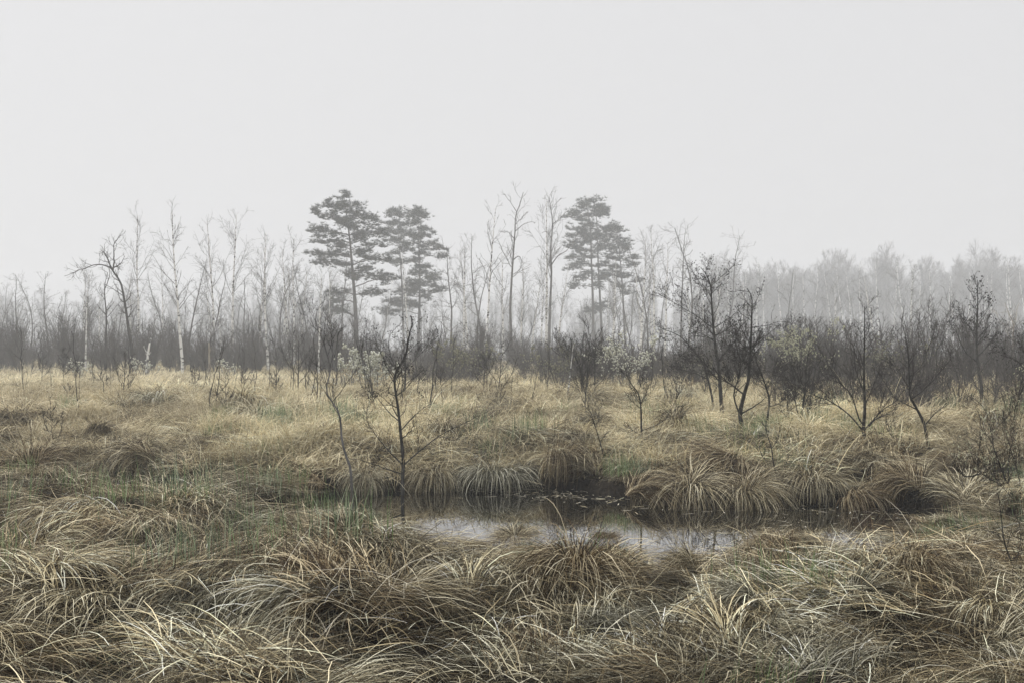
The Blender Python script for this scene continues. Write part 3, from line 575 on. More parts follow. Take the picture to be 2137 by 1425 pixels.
# saplings out in the meadow
for i, (lab, base, top, lean, rr, gr) in enumerate([
    ('straight dark sapling with fine twigs, left of the leaning one', (622, 842), (626, 692), 0, 5.5, 0),
    ('dark bare sapling before the leaning white birch', (1008, 852), (1013, 732), 0, 4.5, 0),
    ('thin dark sapling just beside the one before the white birch', (1033, 856), (1046, 714), 4, 4, 0),
    ('low thin sapling with crooked stem right of the pair', (1050, 868), (1046, 800), -3, 3, 0),
    ('tall thin pole sapling beside the bushy alder in the middle', (1241, 862), (1243, 672), 0, 4.5, 0),
    ('bushy low shrub sapling alone in the open meadow on the left', (247, 850), (262, 742), 6, 5, 0),
    ('thin bare stem in the meadow near the left edge, bent at the tip', (118, 965), (104, 832), -4, 2.6, 0),
    ('small dark twiggy seedling in front of the lone meadow shrub', (276, 915), (268, 858), 0, 3, 0),
    ('slim dark sapling in the meadow midway to the ditch', (479, 900), (469, 782), -3, 3.2, 0),
    ('thin bare sapling at the meadow edge by the thicket, far left', (86, 806), (88, 735), 0, 3, 0),
    ('short dark sapling at the thicket edge below the arched tree', (133, 808), (131, 728), 0, 3, 0),
    ('leaning sapling with pale catkins below the white birch', (150, 800), (160, 742), 6, 2.6, 0),
    ('thin sapling right of the shaggy meadow clump', (211, 822), (209, 770), 0, 2.6, 0),
    ('dark weedy sapling with two stems in the meadow', (156, 858), (144, 802), -3, 3, 0),
    ('leaning sapling between lone shrub and broken snag', (424, 838), (405, 765), -6, 2.8, 0),
    ('faint sapling under the tan snag', (515, 825), (505, 770), 0, 2.4, 0),
    ('thin upright sapling right of the tan snag', (577, 838), (573, 770), 0, 2.2, 0),
    ('slender sapling left of the bushy alder', (1178, 862), (1172, 800), 0, 2.6, 0),
    ('dark sapling with spreading limbs behind the pool alder', (888, 825), (884, 765), 2, 3.4, 0),
    ('thin stem in the meadow right of the second alder', (918, 835), (920, 770), 0, 2.4, 0),
    ('narrow sapling before the pale dome shrub', (1350, 855), (1349, 772), 0, 4, 0),
    ('dark stem left of the tall alder clump', (1410, 862), (1408, 790), 2, 3.2, 0),
    ('thin dark stem at the foot of the tall alder clump', (1474, 855), (1476, 775), 0, 3, 0),
    ('short straight stem standing in the grass below the thicket', (1712, 905), (1700, 800), 0, 5, 0),
    ('dark stem in the thicket right of the forked tree', (1722, 850), (1728, 760), 0, 4, 0),
    ('slim curved sapling in front of the cone bearing alder', (2043, 912), (2020, 825), -12, 4, 0),
    ('thin sapling right of the leaning bank tree', (1966, 865), (1968, 760), 0, 4, 0),
]):
    Y = GY(base[1]); mid = ((base[0]+top[0])/2+lean, (base[1]+top[1])/2)
    lb = []; g0 = random.Random(i)
    for k in range(5):
        f_ = 0.28+0.13*k; x0 = base[0]+(top[0]-base[0])*f_+lean*(1-abs(2*f_-1)); y0 = base[1]+(top[1]-base[1])*f_; s = (-1)**k*(base[1]-top[1])*(0.26-0.03*k)*g0.uniform(0.6, 1.2)
        lb.append([(x0, y0), (x0+s*0.55, y0-abs(s)*0.6), (x0+s*0.9, y0-abs(s)*1.5)])
    traced('sapling', lab, 'sapling', Y, [base, mid, top], rr/F*Y*0.5, lb, 40+i, dens=(6, 5), group='saplings in the meadow', up=0.1, t0=0.15, lv3=(rr > 3.5))

traced('alder_tree', 'bushy alder with two close stems and dense dark crown at the meadow edge', 'tree', GY(860),
       [(1216, 860), (1215, 810), (1212, 775), (1200, 745), (1192, 718), (1188, 700)], 0.075, [[(1224, 862), (1219, 820), (1215, 790), (1226, 760), (1240, 735)], [(1212, 776), (1190, 750), (1172, 720), (1160, 705)], [(1213, 785), (1232, 768), (1246, 742), (1252, 715)], [(1206, 755), (1215, 730), (1218, 700)], [(1215, 820), (1195, 808), (1180, 806)], [(1216, 812), (1245, 800), (1268, 800)]],
       14, dens=(9, 9), pod=CONE(420, 0.45))
traced('birch_sapling', 'slim white stemmed birch sapling leaning beside the bushy alder', 'tree', GY(862), [(1182, 866), (1185, 820), (1190, 775), (1196, 718)], 0.05, [[(1184, 800), (1172, 790), (1166, 778)], [(1193, 745), (1204, 725), (1206, 705)]], 15, mt='birch', lmt='grey', dens=(5, 6))
traced('sapling', 'thin bare sapling leaning away from the pool bend on the far bank', 'sapling', 16.2, [(1267, 1006), (1262, 965), (1256, 935), (1243, 890), (1230, 850), (1222, 820)], 0.02, [[(1262, 965), (1240, 948), (1222, 938)], [(1243, 890), (1252, 868), (1250, 850)], [(1236, 865), (1224, 850), (1215, 846)], [(1254, 925), (1266, 905), (1276, 900)]], 16, dens=(6, 6))
traced('alder_tree', 'lone slender alder on the far bank with one long bare side limb', 'tree', GY(962), [(1340, 966), (1340, 935), (1339, 900), (1337, 846), (1330, 818), (1318, 803), (1306, 780), (1300, 752)], 0.035,
       [[(1341, 900), (1381, 880), (1398, 855), (1412, 824), (1424, 800)], [(1339, 905), (1318, 896), (1298, 884)], [(1337, 846), (1345, 822), (1352, 800)], [(1336, 850), (1318, 836), (1302, 815)], [(1341, 915), (1358, 905), (1372, 895)], [(1330, 818), (1338, 792), (1340, 765)]], 17, dens=(6, 8))
# the tall alder clump on the right
YA = GY(893)
traced('alder_tree', 'tallest dark alder of the clump, straight stem with airy top', 'tree', YA,
       [(1506, 896), (1504, 850), (1502, 814), (1498, 770), (1495, 735), (1489, 672), (1486, 630), (1484, 593), (1476, 570), (1470, 556)], 0.080,
       [[(1494, 690), (1527, 663), (1550, 645), (1570, 626)], [(1487, 647), (1464, 599), (1448, 578), (1435, 565)], [(1489, 688), (1460, 660), (1435, 641), (1385, 609)], [(1484, 595), (1505, 578), (1528, 556)], [(1497, 750), (1520, 725), (1545, 700)],
        [(1494, 720), (1470, 700), (1445, 690), (1428, 672)], [(1492, 700), (1515, 690), (1530, 672)], [(1500, 790), (1478, 770), (1462, 742)], [(1485, 610), (1500, 600), (1512, 590)]], 18, dens=(9, 9), pod=('catkins', 'cone', 0.055, 0.011, 300, 2, 0.45), lv3=True)
traced('alder_tree', 'leaning side stem of the alder clump reaching towards the pale dome shrub', 'tree', GY(880),
       [(1492, 882), (1488, 840), (1484, 815), (1470, 764), (1454, 738), (1432, 714), (1416, 700), (1392, 690), (1374, 682)], 0.055,
       [[(1470, 764), (1440, 752), (1410, 745)], [(1454, 738), (1450, 705), (1462, 680), (1475, 665)], [(1480, 795), (1450, 778), (1420, 770), (1395, 762)], [(1434, 716), (1440, 690), (1452, 672)], [(1416, 700), (1402, 710), (1388, 712)]], 19, dens=(9, 8), pod=('catkins', 'cone', 0.055, 0.011, 300, 2, 0.4))
traced('alder_tree', 'twin stemmed alder in front of the clump, thick leaning foot and catkins in the top', 'tree', GY(945),
       [(1560, 948), (1553, 900), (1548, 868), (1552, 845), (1560, 815), (1565, 798), (1567, 760), (1568, 720), (1568, 663), (1570, 622), (1560, 602)], 0.071,
       [[(1549, 868), (1533, 827), (1540, 792), (1543, 751), (1532, 725), (1528, 690)], [(1533, 827), (1502, 780), (1486, 757), (1470, 740)], [(1569, 640), (1585, 620), (1594, 602)], [(1568, 690), (1595, 680), (1620, 672), (1640, 676)], [(1567, 730), (1590, 712), (1615, 690), (1635, 678)], [(1568, 670), (1545, 655), (1530, 640)],
        [(1552, 860), (1580, 845), (1605, 822)], [(1566, 745), (1548, 718), (1535, 700), (1515, 690)]], 20, dens=(9, 9), pod=('catkins', 'cone', 0.045, 0.009, 250, 2, 0.45))
traced('alder_tree', 'crooked alder stem with one arm bent towards the thicket, right of the twin stemmed one', 'tree', GY(935),
       [(1588, 938), (1592, 905), (1602, 870), (1607, 833), (1600, 805), (1588, 775), (1577, 748), (1572, 715)], 0.045, [[(1607, 833), (1622, 805), (1637, 783), (1665, 765)], [(1605, 850), (1630, 840), (1660, 815)], [(1600, 805), (1612, 775), (1615, 745)], [(1592, 785), (1572, 772), (1560, 755)]], 21, dens=(9, 9), pod=CONE(120))
traced('willow_shrub', 'dark multi stemmed willow shrub at the edge of the thicket beside the crooked alder', 'shrub', GY(915),
       [(1665, 918), (1668, 880), (1672, 840), (1676, 800), (1680, 760), (1684, 725)], 0.05, [[(1655, 916), (1645, 880), (1632, 840), (1628, 800)], [(1675, 916), (1690, 870), (1700, 830), (1712, 790), (1722, 750)], [(1668, 880), (1655, 840), (1652, 800), (1642, 760)], [(1670, 860), (1690, 820), (1694, 780)], [(1674, 820), (1662, 780), (1660, 740)]], 22, dens=(8, 7), up=0.1)
traced('forked_tree', 'dark low forked tree spreading long bare arms across the thicket edge', 'tree', GY(965),
       [(1817, 972), (1810, 950), (1804, 933), (1800, 910), (1799, 894), (1797, 854), (1798, 810), (1799, 756), (1802, 700), (1804, 640)], 0.055,
       [[(1799, 894), (1771, 863), (1737, 838), (1700, 822), (1660, 795), (1640, 780)], [(1798, 880), (1785, 868), (1768, 824), (1737, 790), (1712, 755), (1690, 722)], [(1799, 892), (1821, 868), (1836, 850), (1852, 835), (1865, 810)], [(1800, 895), (1827, 877), (1850, 868), (1875, 863), (1892, 850)], [(1797, 850), (1815, 810), (1835, 770), (1850, 745)], [(1798, 820), (1780, 780), (1772, 750), (1770, 720)], [(1801, 905), (1825, 900), (1848, 905)]], 23, dens=(8, 9))
traced('leaning_tree', 'dark leaning tree on the far bank, bowed stem with a low side limb', 'tree', GY(969),
       [(1957, 974), (1948, 952), (1939, 933), (1935, 913), (1928, 882), (1911, 849), (1900, 826), (1896, 800), (1897, 756), (1890, 720), (1884, 690)], 0.05,
       [[(1939, 936), (1905, 927), (1875, 919), (1860, 900), (1855, 880)], [(1911, 849), (1885, 838), (1870, 825), (1842, 775)], [(1905, 835), (1928, 810), (1950, 780), (1975, 745)], [(1928, 882), (1945, 865), (1958, 850), (1966, 838)], [(1897, 810), (1878, 785), (1862, 765), (1838, 755)], [(1897, 790), (1920, 760), (1932, 720), (1940, 690)]], 24, dens=(9, 9))
traced('dead_sapling', 'black dead sapling with stubby crooked branches at the water edge below the clump', 'sapling', 14.9,
       [(1628, 1052), (1625, 1020), (1622, 998), (1612, 965), (1608, 935), (1600, 905), (1596, 880)], 0.028, [[(1624, 1010), (1598, 990), (1570, 982)], [(1622, 998), (1640, 975), (1652, 950)], [(1612, 965), (1590, 955), (1578, 930)], [(1625, 1025), (1650, 1010), (1672, 1006)], [(1608, 935), (1622, 915), (1626, 895)]], 25, dens=(6, 5), lv3=False)
traced('alder_tree', 'dark alder dotted with round cones rising above the thicket', 'tree', GY(857),
       [(2038, 862), (2036, 820), (2034, 780), (2033, 740), (2036, 690), (2037, 640), (2036, 585)], 0.09, [[(2034, 760), (2010, 730), (1998, 690), (1995, 670)], [(2035, 740), (2060, 710), (2068, 680)], [(2036, 700), (2015, 670), (2010, 645)], [(2037, 670), (2055, 645), (2058, 620)], [(2034, 775), (2058, 750), (2078, 735)], [(2035, 720), (2050, 690), (2052, 660)], [(2037, 640), (2028, 615), (2022, 600)]],
       26, dens=(9, 8), pod=('cones', 'cone', 0.05, 0.024, 260, 1, 0.4))
# catkin willow at the right, its feet outside the picture
traced('catkin_willow', 'dark willow with pale green catkins on upright twigs at the right picture edge', 'shrub', 11.6,
       [(2165, 1150), (2150, 1095), (2137, 1062), (2107, 1009), (2093, 969), (2077, 925), (2062, 905), (2051, 891)], 0.026,
       [[(2130, 1050), (2085, 1010), (2043, 989), (2020, 970), (2009, 950), (2004, 902)], [(2107, 1009), (2106, 960), (2112, 905), (2108, 860), (2118, 812), (2122, 790)], [(2137, 1062), (2140, 1000), (2132, 950), (2125, 900), (2128, 860)], [(2093, 969), (2085, 930), (2084, 880), (2078, 850), (2066, 835)],
        [(2120, 1030), (2090, 1000), (2062, 960), (2052, 930)], [(2043, 989), (2010, 992), (1985, 970), (1978, 945)], [(2112, 905), (2100, 870), (2098, 838)], [(2150, 1095), (2120, 1075), (2085, 1068)]],
       27, dens=(7, 7), pod=('catkins', 'catkin', 0.030, 0.0065, 150, 2, 0.30), up=0.16, angs=(20, 42), lv3=False)
traced('catkin_willow', 'bare dark branches hanging into the bottom corner from beyond the right edge', 'shrub', 8.4,
       [(2200, 1330), (2165, 1270), (2137, 1235), (2110, 1180), (2092, 1130), (2088, 1080), (2082, 1030)], 0.02,
       [[(2137, 1235), (2110, 1225), (2070, 1205), (2045, 1190)], [(2110, 1180), (2128, 1130), (2130, 1090)], [(2150, 1250), (2130, 1290), (2120, 1330)], [(2092, 1130), (2070, 1110), (2050, 1105)]], 28, dens=(6, 5), pod=('catkins', 'catkin', 0.02, 0.006, 20, 1, 0.5), up=0.08, lv3=False)
traced('alder_tree', 'dark limb with cones reaching in above the catkin willow at the right edge', 'tree', 17,
       [(2200, 960), (2185, 900), (2172, 850), (2165, 800), (2160, 740), (2150, 690)], 0.05, [[(2165, 800), (2137, 775), (2110, 752), (2082, 738), (2068, 722)], [(2162, 770), (2130, 740), (2115, 715), (2112, 690)], [(2168, 830), (2140, 820), (2115, 822)]], 29, dens=(7, 7), pod=CONE(120, 0.1))

SV = []
for v in range(5):
    g_ = np.random.default_rng(450+v); T = np.cumsum(np.vstack([np.zeros(3), np.array([0, 0, 0.125])+g_.normal(0, 0.02, (16, 3))*[1, 1, 0.2]]), 0); tr = 0.016*np.linspace(1, 0.3, 17)
    a1 = sprout(g_, [(T[None], tr[None])], 7, 0.2, 1, (25, 55), 0.26, 0.1, 0.7, 0.5, 0.6, 0.005, 6, 0.12, 0.1); a2 = sprout(g_, [a1], 6, 0.2, 1, (25, 55), 0.45, 0.06, 0.3, 0.4, 0.7, 0.004, 4, 0.14, 0.08)
    SV.append((make_mesh('stem', *tube_arrays([(T[None], tr[None])], 5), mat=M['alder']), make_mesh('twigs', *tube_arrays([a1, a2], 3), mat=M['twig'])))
g3 = np.random.default_rng(61)
for i in range(112):
    py = g3.uniform(792, 900) if i % 3 else g3.uniform(790, 850); px = g3.uniform(560, 1780) if i < 92 else g3.uniform(20, 560); Y = GY(py); x0 = (px-CX)/F*Y
    e = thing('thin_sapling', 'thin bare sapling stem, one of many dotted about the meadow' if px > 560 else 'thin bare sapling stem in the open left meadow', 'sapling', (x0, Y, float(hgt(x0, Y))-0.03), 'thin stems dotted about the middle meadow' if px > 560 else 'thin stems dotted about the left meadow')
    k = g3.uniform(0.55, 1.2); e.scale = (k, k, k*g3.uniform(0.8, 1.2)); e.rotation_euler = (g3.normal(0, 0.1), g3.normal(0, 0.1), g3.uniform(0, 6.28))
    link('stem', SV[i % 5][0], e); link('twigs', SV[i % 5][1], e, kind='stuff')

# ------------------------------------------------------------------ shrubs with pale catkins, and the thicket
def bush(seed, H=3.4, stems=11, r0=0.022, spread=0.45, fine=0.006, d1=4.5, d2=6.0, d3=0):
    g_ = np.random.default_rng(seed); n = 9; pts = np.zeros((stems, n, 3)); a = g_.uniform(0, 6.283, stems); q = g_.uniform(0, 0.25, stems)*spread*2
    pts[:, 0] = np.stack([q*np.cos(a), q*np.sin(a), np.full(stems, -0.05)], 1)
    d = np.stack([np.cos(a)*spread*g_.uniform(0.1, 1.2, stems), np.sin(a)*spread*g_.uniform(0.1, 1.2, stems), np.ones(stems)], 1); d /= np.linalg.norm(d, axis=1, keepdims=True)
    ln = H*g_.uniform(0.65, 1.05, stems)
    for k in range(1, n):
        d = d+g_.normal(0, 0.09, (stems, 3)); d[:, 2] += 0.05; d /= np.linalg.norm(d, axis=1, keepdims=True); pts[:, k] = pts[:, k-1]+d*(ln/(n-1))[:, None]
    base = (pts, r0*g_.uniform(0.6, 1.2, (stems, 1))*np.linspace(1, 0.35, n)[None])
    s1 = sprout(g_, [base], d1, 0.2, 1, (22, 50), 0.42, 0.2, H*0.4, 0.6, 0.6, fine*1.2, 6, 0.13, 0.07)
    s2 = sprout(g_, [s1], d2, 0.15, 1, (25, 55), 0.45, 0.1, H*0.2, 0.5, 0.6, fine, 5, 0.15, 0.05)
    out = [base, s1, s2]
    if d3: out.append(sprout(g_, [s2], d3, 0.2, 1, (25, 55), 0.45, 0.08, 0.3, 0.5, 0.7, fine*0.8, 3, 0.15, 0.04))
    return out
def catkin_shrub(px, py, wpx, hpx, pm, cnt, zmin, label, seed, Y=None, size=0.05):
    Y = Y or GY(py); H = hpx/F*Y; st = bush(seed, H, 12, 0.02, wpx/hpx*0.75, Y*0.00009, 5, 6)
    x0 = (px-CX)/F*Y; e = thing('willow_shrub', label, 'shrub', (x0, Y, float(hgt(x0, Y))), 'willow shrubs with pale catkins')
    V, Q = tube_arrays([st[0]], 5); link('stems', make_mesh('stems', V, Q, mat=M['grey']), e)
    V, Q = tube_arrays(st[1:], 3); link('twigs', make_mesh('twigs', V, Q, mat=M['grey']), e, kind='stuff')
    g_ = np.random.default_rng(seed+1); tp = np.concatenate([s_[0][:, 1:].reshape(-1, 3) for s_ in st[1:]]); sel = np.where(tp[:, 2] > (zmin+g_.normal(0, 0.14, len(tp)))*H)[0]
    sel = g_.choice(sel, min(cnt, len(sel)), False); ps = tp[sel]+g_.normal(0, 0.03, (len(sel), 3)); ds = g_.normal(0, 0.6, ps.shape)+[0, 0, 1]
    V, T_ = pods(g_, ps, ds, size, size*0.38); link('catkins', make_mesh('catkins', V, tris=T_, mat=M[pm]), e, kind='stuff')
catkin_shrub(772, 830, 125, 105, 'fluff', 1500, 0.5, 'willow shrub starred with white catkins behind the pool alder', 600, size=0.11)
catkin_shrub(724, 822, 60, 88, 'fluff', 170, 0.7, 'small white catkin shrub beside the leaning sapling top', 601, size=0.10)
catkin_shrub(1318, 825, 120, 125, 'fluff', 2400, 0.6, 'pale yellow green dome shaped willow left of the alder clump', 602, Y=41, size=0.095)
catkin_shrub(1680, 850, 190, 175, 'catkin', 1900, 0.6, 'broad olive grey flowering willow rising behind the crooked alder', 603, Y=32, size=0.06)
catkin_shrub(1850, 850, 120, 150, 'olive', 500, 0.7, 'faintly flowering willow behind the forked tree', 604, Y=31, size=0.06)
catkin_shrub(985, 820, 140, 115, 'olive', 700, 0.6, 'dull grey flowering willow behind the leaning white birch', 605, Y=45, size=0.09)
catkin_shrub(1165, 820, 90, 110, 'olive', 500, 0.6, 'olive twiggy willow left of the bushy alder', 606, Y=41, size=0.08)
catkin_shrub(160, 798, 40, 52, 'fluff', 90, 0.6, 'tiny white catkin bush at the meadow edge under the white birch', 607, size=0.12)
catkin_shrub(302, 790, 50, 48, 'fluff', 110, 0.55, 'small white catkin bush by the broken white snag', 608, size=0.12)
catkin_shrub(482, 790, 46, 45, 'fluff', 70, 0.55, 'small pale bush right of the tan snag', 609, size=0.12)
catkin_shrub(1455, 822, 70, 90, 'olive', 260, 0.6, 'small olive bush showing through the alder clump', 610, Y=38, size=0.07)

th_items = []
for i in range(7):
    st = bush(700+i, 3.6, 8+i % 4, 0.024, 0.26, 0.0075, 3.6, 4.6); V, Q = tube_arrays(st, 3); th_items.append((V, Q, M['thicket']))
lib_th = library('thicket_shrub', th_items)
tx, ty, ts = [], [], []
def band(n, px0, px1, y0, y1, u0, u1):
    """shrubs between two distances whose tops end between photo rows u0 and u1, thicker in some places than others"""
    a = rg.uniform(px0, px1, n); f_ = rg.random(n)*0.8+N1(a*0.012, 5.5)*0.2+0.12*(N2(a*0.05, 1.5)-0.5); b_ = y0+(y1-y0)*np.clip(f_, 0, 1); tx.extend((a-CX)/F*b_); ty.extend(b_)
    u = u1+16-(u1+16-u0)*rg.random(n)**0.9*(0.45+1.0*N3(a*0.03, b_*0.2)); ts.extend((CAM_H+(HZ-u)/F*b_)/3.5)
band(360, -500, 720, 64, 104, 655, 722)      # the grey belt behind the left meadow
band(120, 640, 1150, 60, 100, 665, 728)
band(34, 860, 1000, 46, 64, 715, 760)
band(90, 1080, 1420, 42, 80, 690, 745)
band(78, 1420, 1760, 33, 72, 655, 735)
band(135, 1740, 2700, 29, 75, 635, 720)
band(14, 1600, 1760, 24, 34, 735, 790)
band(20, 1780, 2300, 22, 30, 720, 790)
tx, ty, ts = map(np.array, (tx, ty, ts)); n = len(tx)
scatter('thicket', lib_th, np.stack([tx, ty, hgt(tx, ty)-0.05], 1), np.stack([rg.normal(0, 0.06, n), rg.normal(0, 0.06, n), rg.uniform(0, 6.3, n)], 1), np.stack([0.5+0.5*ts, 0.5+0.5*ts, ts], 1), rg.integers(0, 7, n), 'dark grey leafless thicket closing off the meadow', 'thicket')

# ------------------------------------------------------------------ wood behind: pines
def tufts(g_, c, rx, ry, rz, n, per=17, ln=0.33, wd=0.038, q_=1.0):
    """a flattish pad of needle tufts"""
    m_ = max(5, int(n/11)); u = g_.normal(size=(m_, 3)); u /= np.linalg.norm(u, axis=1, keepdims=True); u = u*(g_.random((m_, 1))**0.4)*np.array([rx*1.25, ry*1.25, rz*1.2])
    w_ = g_.integers(0, m_, n); q = u[w_]+g_.normal(0, 1, (n, 3))*q_*np.array([0.27, 0.27, 0.17])*g_.uniform(0.5, 1.3, (m_, 1))[w_]
    q[:, 2] = np.where(q[:, 2] < 0, q[:, 2]*0.6, q[:, 2]); pos = c+q
    B = n*per; p0 = np.repeat(pos, per, 0); d = g_.normal(size=(B, 3)); d[:, 2] = np.abs(d[:, 2])*0.8+0.15; d /= np.linalg.norm(d, axis=1, keepdims=True)
    s = np.cross(d, g_.normal(size=(B, 3))); s /= np.linalg.norm(s, axis=1, keepdims=True); l = q_*ln*g_.uniform(0.5, 1.3, (B, 1)); wd = wd*q_
    V = np.stack([p0-s*wd*0.5, p0+s*wd*0.5, p0+d*l], 1).reshape(-1, 3); return V, np.arange(B*3).reshape(-1, 3), pos
def pine(label, Y, trunk, r0, pads, seed, tilt=0.0):
    """pads: (px, py, half width, half height)"""
    g_ = np.random.default_rng(seed); tp = np.array([P(a, b_, Y) for a, b_ in trunk]); org = tp[0].copy(); tp -= org
    e = thing('pine_tree', label, 'tree', org, 'scots pines above the thicket'); T = resample(tp, 24); r0 = r0*1.35; tr = r0*0.8*np.linspace(1, 0.12, 24); q_ = Y/100
    V, Q = tube_arrays([(T[None], tr[None])], 8); link('trunk', make_mesh('trunk', V, Q, mat=M['pinebark']), e)
    VV, TT, o_ = [], [], 0; bp_, br_ = [], []
    Rm = max(abs(p[0]-np.interp(p[1], [q[1] for q in trunk][::-1], [q[0] for q in trunk][::-1])) for p in pads)/F*Y
    for (px, py, rx, ry) in pads:
        c = P(px, py, Y)-org; tx_ = np.interp(c[2], T[:, 2], T[:, 0]); dx = c[0]-tx_
        dep = math.sqrt(max(0.05, (0.85*Rm)**2-dx*dx)); c[1] = g_.uniform(-1, 1)*dep*0.75
        wx, wz = rx/F*Y*1.15, ry/F*Y*1.45
        k = int(30+wx*wz*(95 if Y < 160 else 66)/q_**2)
        v, t_, ps = tufts(g_, c, wx, wx*g_.uniform(0.6, 0.9), wz, k, q_=q_); VV.append(v); TT.append(t_+o_); o_ += len(v)
        z0 = max(0.5, min(c[2]-0.10*abs(dx)-wz*0.3, T[-1, 2]*0.985)); i = int(np.argmin(np.abs(T[:, 2]-z0)))
        a = T[i]; m1 = a+(c-a)*0.5+np.array([0, 0, 0.06*np.linalg.norm(c-a)])
        A = resample(np.array([a, m1, c+np.array([np.sign(dx)*wx*0.5, 0, 0])]), 9, g_, 0.05); rr = min(tr[i]*0.45, 0.075)*np.linspace(1, 0.25, 9)+0.008
        V, Q = tube_arrays([(A[None], rr[None])], 5); link('limb', make_mesh('limb', V, Q, mat=M['pinebark']), e)
        for ai in ((4, 6, 8) if wx > 0.9*q_ else (6,)):
            v, t_, _ = tufts(g_, A[ai]+g_.normal(0, 0.25*q_, 3), 0.35*q_, 0.35*q_, 0.2*q_, 11, q_=q_); VV.append(v); TT.append(t_+o_); o_ += len(v)
        sel = ps[g_.choice(len(ps), min(12, len(ps)), False)]; sp = A[g_.integers(4, 9, len(sel))]
        bp_.append(np.linspace(0, 1, 5)[None, :, None]*(sel-sp)[:, None, :]+sp[:, None, :]); br_.append(np.full((len(sel), 5), 0.02))
    V, Q = tube_arrays([(np.concatenate(bp_), np.concatenate(br_))], 3); link('twigs', make_mesh('twigs', V, Q, mat=M['pinebark']), e, kind='stuff')
    link('crown', make_mesh('crown', np.concatenate(VV), tris=np.concatenate(TT), mat=M['needle'], smooth=False), e, kind='stuff')
def Z2(l, s=2.968, ox=600, oy=380): return [(ox+a/s, oy+b_/s, c/s, d_/s) for a, b_, c, d_ in l]
pads1 = Z2([(365, 108, 40, 20), (330, 132, 42, 18), (405, 150, 48, 24), (262, 160, 36, 16), (345, 175, 55, 22), (200, 205, 36, 18), (290, 212, 66, 22), (425, 205, 55, 28), (505, 225, 45, 26), (370, 240, 60, 25), (190, 300, 46, 24), (265, 330, 70, 26), (390, 285, 70, 28), (490, 305, 75, 30), (565, 320, 40, 32),
            (225, 368, 66, 22), (430, 350, 60, 26), (330, 390, 55, 22), (180, 450, 52, 15), (285, 440, 70, 24), (215, 500, 58, 22), (320, 512, 55, 18), (545, 470, 52, 18), (595, 482, 48, 15), (440, 425, 46, 24), (545, 395, 50, 20), (480, 545, 55, 16), (560, 578, 74, 18), (625, 600, 60, 22), (385, 565, 40, 24), (330, 690, 50, 18), (290, 735, 38, 28), (265, 790, 25, 30), (345, 800, 30, 30), (420, 610, 40, 18), (540, 690, 50, 24)])
pine('tallest and darkest scots pine, broad layered crown rising above the leaning sapling', 126, [(742, 772), (744, 700), (740, 620), (735, 560), (730, 500), (722, 440), (719, 414)], 0.32, pads1, 801)
pads2 = Z2([(680, 178, 38, 16), (655, 205, 36, 20), (710, 215, 38, 20), (640, 260, 46, 20), (725, 255, 44, 22), (670, 300, 50, 20), (620, 300, 26, 16), (735, 320, 44, 20), (640, 360, 42, 18), (700, 370, 48, 20), (650, 440, 40, 18), (720, 420, 38, 20), (690, 480, 42, 18), (660, 500, 30, 14)])
pine('slim pale scots pine close beside the darkest pine', 165, [(843, 760), (842, 680), (838, 580), (834, 520), (830, 470), (826, 438)], 0.22, pads2, 802)
pads3 = Z2([(805, 180, 30, 14), (800, 210, 40, 18), (840, 235, 34, 18), (790, 265, 42, 18), (845, 290, 40, 18), (800, 330, 50, 22), (860, 345, 46, 22), (780, 390, 46, 20), (870, 395, 46, 18), (830, 440, 50, 20), (940, 410, 40, 14), (960, 460, 36, 14), (780, 480, 40, 20), (850, 520, 40, 20), (810, 560, 56, 24), (910, 600, 50, 18), (780, 630, 50, 26), (870, 650, 56, 22), (930, 675, 44, 16), (740, 680, 60, 28), (830, 700, 60, 26), (680, 740, 60, 26), (780, 760, 60, 26), (620, 800, 50, 22)])
pine('narrow scots pine with skirts of low branches, third of the group by the darkest pine', 150, [(873, 772), (874, 700), (876, 600), (875, 540), (873, 470), (872, 436)], 0.25, pads3, 803)
def Z3(l): return Z2(l, 3.562, 1000, 380)
pads4 = Z3([(778, 150, 14, 16), (778, 185, 26, 16), (715, 225, 30, 12), (800, 230, 50, 18), (890, 220, 50, 20), (680, 260, 30, 14), (790, 275, 50, 16), (900, 260, 40, 16), (740, 340, 56, 20), (830, 330, 60, 22), (700, 390, 46, 18), (790, 385, 60, 22), (870, 380, 50, 20), (740, 440, 60, 22), (830, 440, 56, 20), (680, 480, 46, 18), (760, 500, 60, 20), (850, 510, 50, 22), (690, 560, 30, 20), (800, 560, 54, 22), (760, 600, 40, 18), (860, 630, 44, 22), (740, 710, 46, 22), (720, 780, 40, 26), (810, 680, 40, 14), (920, 700, 50, 18), (700, 640, 40, 26), (900, 920, 60, 24), (850, 960, 60, 18)])
pine('twin topped scots pine, the paler pine group behind the pale dome shrub', 172, [(1239, 760), (1238, 700), (1237, 620), (1234, 540), (1232, 480), (1224, 425)], 0.30, pads4, 804)
pine('second stem of the twin topped pine, slightly bent', 174, [(1258, 760), (1256, 700), (1252, 620), (1248, 540), (1246, 470), (1240, 418)], 0.26, Z3([(848, 150, 12, 16), (872, 185, 28, 14), (905, 215, 34, 12), (900, 250, 44, 16), (930, 350, 50, 18), (880, 420, 40, 18), (930, 470, 40, 16), (900, 720, 40, 18), (960, 690, 36, 14), (880, 780, 36, 20)]), 805)
pads5 = Z3([(990, 340, 40, 14), (960, 370, 40, 18), (1030, 370, 40, 18), (1000, 410, 50, 18), (940, 440, 40, 16), (1040, 450, 46, 16), (1090, 480, 36, 14), (970, 500, 46, 18), (1030, 530, 40, 16), (1100, 500, 34, 12), (1000, 570, 60, 18), (1130, 570, 40, 16), (960, 620, 50, 14), (1040, 640, 50, 20), (1130, 620, 40, 20), (1090, 700, 50, 16), (1180, 740, 34, 16), (1060, 780, 60, 14), (1010, 700, 40, 18), (1090, 830, 40, 16)])
